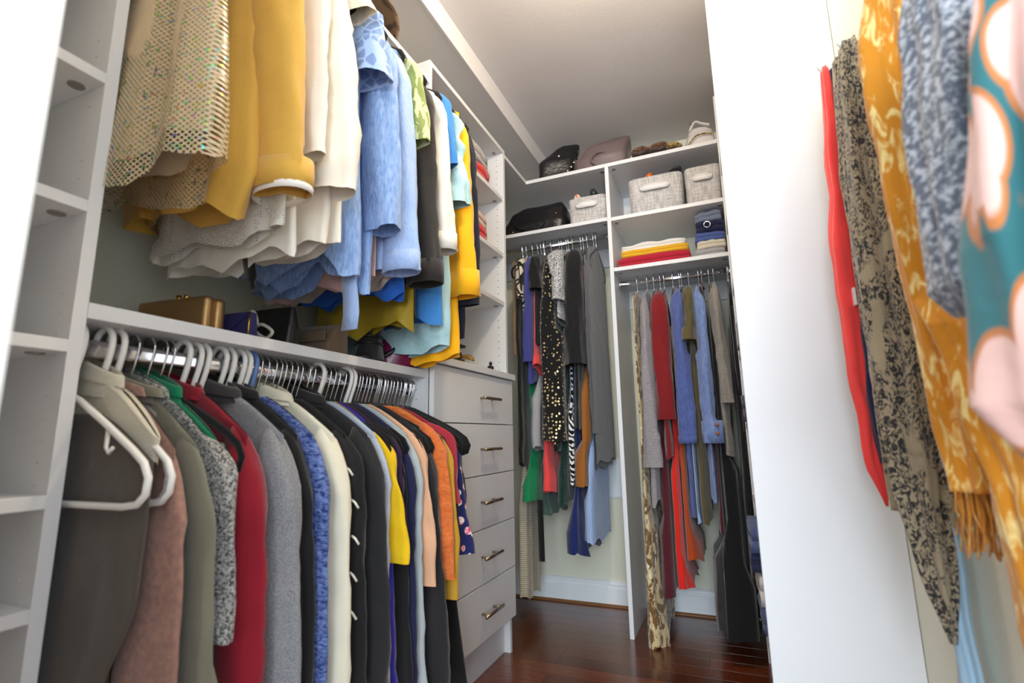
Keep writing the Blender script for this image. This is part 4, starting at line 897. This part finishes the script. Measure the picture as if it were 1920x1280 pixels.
# folded knits on the drawer tower shelves: the fold faces out into the closet
def fold_left(y0, y1, z, h_, mt_, label, seed, layers=2, d=.30, cat='sweater', sag=.006): return folded(XF-.002-d/2, (y0+y1)/2, z, y1-y0, d, h_, layers, mt_, label, PI/2, seed, cat, None, 0, sag)
fold_left(1.62, 1.98, 1.983, .075, c_rede, 'poppy red sweater folded on the uppermost shelf above the drawers', 31)
fold_left(1.60, 1.96, 2.058, .07, fab('silver_grey_knit', (178, 172, 168), (150, 146, 142), 'knit', 1.2), 'silver grey knit folded on the upper poppy red sweater', 32)
fold_left(1.60, 1.93, 1.703, .06, c_rede, 'poppy red sweater folded on the middle shelf above the drawers', 33)
fold_left(1.60, 1.94, 1.763, .06, fab('dusty_pink_knit', (206, 176, 160)), 'dusty pink knit folded on the middle shelf above the drawers', 34)
# things on the drawer countertop
zC = 1.1345
r = empty('jewellery_box', (-.985, 1.545, zC), 0, 'flat black box with a lid resting slightly open on the drawer countertop', 'box')
MB().box((-.09, -.09, 0), (.10, .09, .035)).build('base', solid('black_card', (42, 40, 42), .6), r, False, .002)
ld = MB().box((-.10, -.095, .052), (.11, .10, .062)).build('lid', MATS['black_card'], r, False, .002)
MB().box((-.08, -.085, .035), (.08, .085, .052)).build('papers', solid('grey_papers', (150, 146, 140), .8), r, False, .001)
r = empty('jewel_dish', (-.915, 1.70, zC), 1.2, 'small gold leaf-shaped dish on the drawer countertop', 'dish')
rows = []
for i in range(9):
    t = i/8; w1 = .028*math.sin(PI*min(1, t*.97+.03))**.7; x = -.055+.11*t; rows.append([(x, w1*math.cos(PI*j/8), .018+.010*abs(math.cos(PI*j/8))+.006*math.sin(PI*t)) for j in range(9)])
MB().loops(rows, False).build('bowl', GOLD, r, solid_t=.002)
MB().tube([(0, 0, 0), (0, 0, .004), (0, 0, .006), (0, 0, .020)], [.014, .013, .005, .006], 12).build('foot', GOLD, r)
p = atX(924, 694, -.905)
r = empty('perfume_bottle', (-.915, p.y, zC), 0, 'tiny dark perfume bottle with a round stopper at the front of the countertop', 'bottle')
DGL = solid('smoked_glass', (40, 36, 40), .12)
MB().box((-.010, -.013, 0), (.010, .013, .024)).build('flask', DGL, r, True, .004)
MB().tube([(0, 0, .022), (0, 0, .027), (0, 0, .030), (0, 0, .034), (0, 0, .040), (0, 0, .043)], [.005, .005, .007, .0075, .006, .001], 12).build('stopper', DGL, r)
r = empty('jar', (-1.19, 1.53, zC), 0, 'round white jar behind the flat black box', 'jar')
MB().loops([[(rr_*math.cos(2*PI*k_/24), rr_*math.sin(2*PI*k_/24), zz) for k_ in range(24)] for rr_, zz in ((.035, 0), (.06, .02), (.072, .06), (.068, .11), (.045, .145), (.03, .155))], True, True, False).build('bowl', HWHITE, r)
MB().loops([[(rr_*math.cos(2*PI*k_/24), rr_*math.sin(2*PI*k_/24), zz) for k_ in range(24)] for rr_, zz in ((.034, .152), (.036, .160), (.028, .170), (.008, .178), (.001, .178))], True, True, False).build('lid', HWHITE, r)
# ------------------------------------------------------------------ things on the long middle shelf
zM = ZS+.0003
BRZ = solid('bronze_metallic_leather', (176, 142, 96), .32, .75, bump=.1, bscale=200)
r = empty('clutch_bag', (-1.06, .705, zM), 0, 'bronze box clutch with a gold clasp on the middle shelf', 'clutch bag')
for nm, y0, y1 in (('front_shell', -.026, -.002), ('back_shell', .002, .026)): MB().box((-.095, y0, 0), (.095, y1, .080)).build(nm, BRZ, r, True, .010)
MB().box((-.088, -.003, .006), (.088, .003, .074)).build('frame', GOLD, r, False)
for q in (-.008, .008): MB().tube([(q, 0, .076), (q*1.2, 0, .086), (q*1.5, 0, .092)], [.004, .005, .006], 10).build('clasp', GOLD, r)
r.rotation_euler = (0, 0, .1)
NVL = solid('navy_suede', (44, 42, 92), .8, bump=.1, bscale=150)
r = empty('clutch_bag', (-1.03, .785, zM), .08, 'navy envelope clutch leaning on the middle shelf', 'clutch bag')
rows = [[(-.085, -.012, 0), (.085, -.012, 0), (.085, .014, 0), (-.085, .014, 0)], [(-.083, -.008, .062), (.083, -.008, .062), (.083, .008, .062), (-.083, .008, .062)]]
MB().loops(rows, True, True, True).build('body', NVL, r, False, .003)
MB().loops([[(-.083, -.0105, .061), (.083, -.0105, .061), (.083, -.0135, .061), (-.083, -.0135, .061)], [(-.05, -.014, .02), (.03, -.014, .02), (.03, -.017, .02), (-.05, -.017, .02)]], True, True, True).build('flap', NVL, r, False)
MB().tube([(.084, -.014, .002), (.083, -.012, .061)], .002, 6).build('gold_edge', GOLD, r)
r = empty('clutch_bag', (-1.04, .895, zM), .06, 'black clutch with a white cord bow on the middle shelf', 'clutch bag')
loft('body', BLEATHER, r, smooth_secs([(0, 0, 0, 0, .10, .022, .3), (.5, .05, 0, 0, .10, .02, .3), (1, .098, 0, 0, .095, .008, .3)]), 28, .004, 2, 12)
CORD = solid('white_cord', (216, 210, 196), .7)
for pts in ([(.0, -.026, .05), (-.02, -.03, .078), (.0, -.03, .09), (.012, -.028, .06), (.0, -.026, .045)], [(.0, -.026, .05), (.03, -.03, .055), (.062, -.03, .035), (.04, -.028, .022), (.0, -.026, .045)]): strap(r, pts, CORD, .0042, 'cord_loop', (1, 1))
studs(r, [(-.045, -.028, .04), (-.038, -.028, .055)], GOLD, .008, 'bead')
WOV = fab('brown_woven_straw', (112, 92, 70), (78, 62, 46), 'lines', 3, rough=.6)
r = empty('clutch_bag', (-1.03, 1.045, zM), .03, 'brown woven fold-over clutch on the middle shelf', 'clutch bag')
loft('body', WOV, r, smooth_secs([(0, 0, 0, 0, .095, .05, .3), (.4, .03, 0, 0, .095, .045, .3), (.8, .07, .01, .01, .09, .03, .35), (1, .085, .01, .012, .085, .008, .4)]), 32, .006, 6, 12)
MB().box((-.09, -.05, .034), (.09, -.046, .060)).build('flap', WOV, r, True, .0015)
r = empty('ankle_boot', (-.96, 1.205, zM), .3, 'black mesh ankle boot standing on the middle shelf', 'boot')
BM = fab('black_mesh_leather', (28, 27, 30), (58, 56, 60), 'dots', 6, rough=.4, thr=.25)
loft('shaft', BM, r, smooth_secs([(0, 0, 0, 0, .04, .055, .7), (.35, .045, 0, .0, .036, .042, .8), (.6, .075, 0, 0, .032, .034, .9), (1, .145, 0, .004, .042, .046, .9)]), 24, .003, 1, 20, True)
loft('sole', BLEATHER, r, [(0, 0, -.02, .042, .085, .6), (.008, 0, -.02, .042, .086, .6)], 24)
for zz in (.055, .075): MB().tube([(.037*math.cos(2*PI*k_/20), .042*math.sin(2*PI*k_/20), zz) for k_ in range(21)], .0035, 6, False).build('ankle_strap', BLEATHER, r)
BUR = solid('burgundy_patent', (110, 24, 66), .25, bump=.3, bscale=20)
r = empty('handbag', (-1.0, 1.335, zM), .4, 'burgundy patent handbag with a black strap at the end of the middle shelf', 'handbag')
loft('body', BUR, r, smooth_secs([(0, 0, 0, 0, .085, .06, .45), (.4, .06, 0, 0, .09, .062, .5), (.8, .115, .0, 0, .07, .04, .55), (1, .14, .0, 0, .045, .015, .6)]), 36, .014, 9, 14)
strap(r, [(-.06, -.05, .10), (-.05, -.07, .05), (0, -.075, .03), (.05, -.06, .06), (.06, -.04, .11)], BLEATHER, .007)
r = empty('pouch', (-1.18, 1.21, zM), .2, 'flat dark plum pouch lying behind the mesh boot', 'pouch')
loft('body', solid('dark_plum_leather', (58, 26, 40), .4), r, smooth_secs([(0, 0, 0, 0, .08, .11, .4), (.6, .03, 0, 0, .08, .11, .4), (1, .045, 0, 0, .06, .08, .5)]), 28, .006, 3, 12)
# straw hat on the top shelf
r = empty('straw_hat', (-.985, 1.10, 2.158), 0, 'brown straw hat on the top shelf above the blouses', 'hat')
STR = fab('brown_straw', (120, 92, 64), (78, 56, 36), 'lines', 2.0, rough=.7)
rows = []
for rr_, zz in ((.15, .012), (.155, .008), (.14, .006), (.10, .012), (.088, .02), (.086, .06), (.075, .10), (.04, .112), (.004, .112)): rows.append([(rr_*.9*math.cos(2*PI*k_/36), rr_*math.sin(2*PI*k_/36), zz+.010*math.cos(4*PI*k_/36)*(rr_ > .12)) for k_ in range(36)])
MB().loops(rows, True, False, True).build('crown_and_brim', STR, r)
MB().loops([[(.0895*.9*math.cos(2*PI*k_/36), .0895*math.sin(2*PI*k_/36), z) for k_ in range(36)] for z in (.024, .045)], True).build('ribbon', c_blk, r)
# ------------------------------------------------------------------ folded clothes on the right tower
def fold_right(yc, w, z, h_, mt_, label, seed, front=XE, d=.24, cat='jeans', layers=2): return folded(front+d/2, yc, z, w, d, h_, layers, mt_, label, -PI/2, seed, cat, None, 0, .012)
c_jean = fab('blue_jeans_denim', (70, 86, 128), (96, 114, 160), 'denim'); c_djean = fab('dark_jeans_denim', (34, 42, 74), (48, 58, 96), 'denim')
z = .2405
for i, (h_, mt_, lb, fr) in enumerate(((.085, c_jean, 'mid-blue jeans folded at the bottom of the pile in the right tower', .012), (.10, c_wht, 'white jeans folded in the pile in the right tower', .006), (.06, c_djean, 'dark navy jeans folded above the white ones in the right tower', .0), (.085, c_jean, 'faded blue jeans folded on top of the pile in the right tower', -.004))):
    fold_right(2.02, .27, z, h_, mt_, lb, 50+i, fr+.006); z += h_
fold_right(2.05, .28, .9005, .09, fab('slate_purple_knit', (72, 66, 96)), 'slate purple knit folded in the right tower above the jeans', 60, .022, cat='sweater')
fold_right(2.12, .28, 1.1805, .10, fab('walnut_knit', (104, 86, 76)), 'walnut brown knit folded in the right tower', 61, .03, cat='sweater')
# ------------------------------------------------------------------ scarves on the right wall
def wall_hook(Y, Z, label, out=.07):
    r = empty('wall_hook', (XR, Y, Z), 0, label, 'hook', 'hooks on the right wall')
    MB().box((-.005, -.012, -.025), (0, .012, .025)).build('back_plate', HWHITE, r, False, .001)
    MB().tube([(-.003, 0, .0), (-out*.6, 0, -.006), (-out*.9, 0, 0), (-out, 0, .012), (-out-.002, 0, .02)], .0042, 8).build('peg', HWHITE, r)
    return r
def drape(parent, name, mat, x, y_, z0, keys, n=56, pleats=5, seed=0, amp=.18, M=40, rum=.006, bottom=True):
    """hanging gathered cloth; keys (t, dz, dx, dy, half-thickness in x, half-width in y); local to parent"""
    rows = []
    rnd = random.Random(seed); ph = [rnd.uniform(0, 6.28) for _ in range(5)]
    for i in range(M+1):
        t = i/M; dz, dx, dy, hx, hy = (lerp([(kk[0], kk[1+c]) for kk in keys], t) for c in range(5)); row = []
        for j in range(n):
            a = 2*PI*j/n; m_ = 1+amp*math.sin(pleats*a+ph[0]+2.0*t)+amp*.5*math.sin((pleats*2+1)*a+ph[1]-3*t)
            X_ = x+dx+hx*math.cos(a)*m_; Y_ = y_+dy+hy*math.sin(a)*m_; Z_ = z0+dz
            q = rum*min(1, t*4); X_ += q*nz3(X_, Y_, Z_, 12, seed); Y_ += q*nz3(X_, Y_, Z_, 12, seed+5)
            row.append((X_, Y_, Z_))
        rows.append(row)
    return MB().loops(rows, True, True, bottom).build(name, mat, parent)
def scarf(name, label, mat, top_px, Xh, cat='scarf'):
    p = atX(*top_px, Xh); r = empty(name, (p.x, p.y, p.z), 0, label, cat); return r, p
XH = .255
# coral
r, p = scarf('scarf', 'coral red scarf on the hook nearest the white end panel', None, (1546, 134), .256); wall_hook(p.y, p.z, 'white wall hook behind the coral red scarf', XR-.258+.012)
c_cor = fab('coral_red_cotton', (238, 66, 62)); KEY = lambda *a: a
zt = lambda px, py, P: atY(px, py, P.y).z-P.z
L_ = zt(1640, 952, p)
drape(r, 'cloth', c_cor, 0, 0, .004, [(0, 0, 0, 0, .008, .014), (.1, L_*.1, 0, 0, .012, .020), (.45, L_*.45, -.008, 0, .028, .022), (.8, L_*.8, -.012, 0, .020, .018), (.93, L_*.93, -.010, 0, .014, .012), (1, L_, -.004, 0, .002, .002)], 40, 3, 1, .2)
# navy small piece behind coral
r, p = scarf('scarf', 'navy scarf with a white care tag between the coral and the black patterned scarf', None, (1592, 330), .272); 
c_nvs = fab('navy_scarf_cotton', (28, 34, 66)); L_ = zt(1655, 868, p)
drape(r, 'cloth', c_nvs, 0, 0, .25, [(0, 0, 0, 0, .010, .012), (.4, (L_-.25)*.4, 0, 0, .016, .02), (.85, (L_-.25)*.85, -.004, 0, .026, .022), (1, L_-.25, -.002, 0, .022, .02)], 36, 3, 2, .2)
wall_hook(p.y, p.z+.25, 'white wall hook behind the navy scarf', XR-.285+.012)
MB().box((-.028, -.03, L_*.42), (-.024, -.012, L_*.42-.035)).build('care_tag', HWHITE, r, False)
# black-patterned olive scarf
r, p = scarf('scarf', 'olive scarf with a dense black paisley pattern', None, (1592, 88), .268); wall_hook(p.y, p.z, 'white wall hook behind the olive paisley scarf', XR-.268+.015)
c_pais = fab('olive_black_paisley', (152, 138, 112), (40, 38, 40), 'paisley', 1.2, rough=.8); L_ = zt(1765, 1200, p)
drape(r, 'cloth', c_pais, 0, 0, .006, [(0, 0, 0, 0, .014, .02), (.08, L_*.08, .0, 0, .024, .035), (.35, L_*.35, .002, -.005, .04, .05), (.6, L_*.6, .0, -.01, .038, .048), (.8, L_*.8, -.004, -.03, .032, .036), (.93, L_*.93, .0, -.03, .018, .02), (1, L_, .006, -.03, .004, .004)], 56, 5, 3, .2)
L2 = zt(1700, 960, p); drape(r, 'tail', c_pais, -.012, .03, .0, [(0, 0, 0, 0, .01, .012), (.3, L2*.3, 0, 0, .022, .025), (.8, L2*.8, 0, 0, .022, .03), (1, L2, 0, 0, .02, .028)], 40, 4, 5, .2)
# pale blue gauze scarf hanging long behind
r, p = scarf('scarf', 'pale blue gauze scarf hanging long behind the paisley one', None, (1640, 160), .292); wall_hook(p.y, p.z, 'white wall hook behind the pale blue gauze scarf', XR-.292+.012)
c_gau = fab('pale_blue_gauze', (150, 180, 200)); L_ = atY(1740, 1300, p.y).z-p.z
drape(r, 'cloth', c_gau, 0, .0, .004, [(0, 0, 0, 0, .008, .012), (.3, L_*.3, 0, 0, .012, .022), (1, L_, .0, 0, .012, .026)], 36, 4, 6, .2)
# golden scarf with fringe
r, p = scarf('scarf', 'golden ochre scarf with frayed fringe', None, (1660, -30), .262); wall_hook(p.y, p.z, 'white wall hook behind the golden ochre scarf', XR-.262+.015)
c_och = fab('golden_ochre_brush_print', (206, 134, 34), (240, 214, 140), 'strokes', 1.0); L_ = zt(1790, 930, p)
drape(r, 'cloth', c_och, 0, .0, .006, [(0, 0, 0, 0, .022, .03), (.15, L_*.15, .0, 0, .042, .04), (.5, L_*.5, .004, .0, .042, .04), (.8, L_*.8, .004, 0, .032, .032), (1, L_, .004, 0, .024, .026)], 56, 5, 7, .2)
L2 = atY(1900, 1290, p.y-.12).z-p.z
drape(r, 'tail', c_och, .008, -.07, -.42, [(0, 0, -.02, .08, .02, .025), (.2, (L2+.42)*.2, 0, .03, .03, .03), (.6, (L2+.42)*.6, .01, 0, .022, .03), (1, L2+.42, .01, 0, .016, .028)], 48, 4, 8, .2)
fr = MB(); random.seed(5)
for i in range(110):
    if i < 60: bx_, by_, z_ = .012+random.uniform(-.02, .02), .02+random.uniform(-.026, .026), L_+.01
    else: bx_, by_, z_ = random.uniform(-.005, .04), -.03+random.uniform(-.06, .05), -.50-random.uniform(0, .10)
    fr.tube([(bx_, by_, z_), (bx_+random.uniform(-.006, .006), by_+random.uniform(-.006, .006), z_-.03), (bx_+random.uniform(-.01, .01), by_+random.uniform(-.012, .012), z_-random.uniform(.05, .085))], .0014, 4)
tag(fr.build('fringe', c_och, r), kind='stuff')
# grey knit scarf
r, p = scarf('scarf', 'chunky grey and white knitted scarf doubled over its hook', None, (1775, -40), .25); wall_hook(p.y, p.z, 'white wall hook behind the grey knitted scarf', XR-.25+.015)
c_knit = fab('grey_white_chunky_knit', (96, 102, 114), (184, 188, 194), 'knit', 1.2); L_ = zt(1770, 600, p)
drape(r, 'cloth', c_knit, 0, 0, .006, [(0, 0, 0, 0, .03, .035), (.15, L_*.15, 0, 0, .04, .045), (.6, L_*.6, -.012, 0, .042, .05), (.92, L_*.92, -.018, 0, .036, .05), (1, L_, -.018, 0, .018, .03)], 56, 4, 9, .14)
# teal scarf
r, p = scarf('scarf', 'large teal scarf printed with pale pink leaves outlined in copper', None, (1918, -60), .262); wall_hook(p.y, p.z, 'white wall hook behind the large teal scarf', XR-.262+.015)
c_teal = fab('teal_leaf_print', (50, 106, 110), (226, 184, 172), 'leaves', 1.4, third=(186, 116, 64)); L_ = zt(1935, 880, p)
drape(r, 'cloth', c_teal, .0, -.02, .006, [(0, 0, 0, 0, .03, .035), (.2, L_*.2, -.004, 0, .045, .06), (.6, L_*.6, -.022, 0, .05, .07), (.9, L_*.9, -.034, -.0, .045, .07), (1, L_, -.036, -.01, .025, .04)], 64, 5, 10, .16)
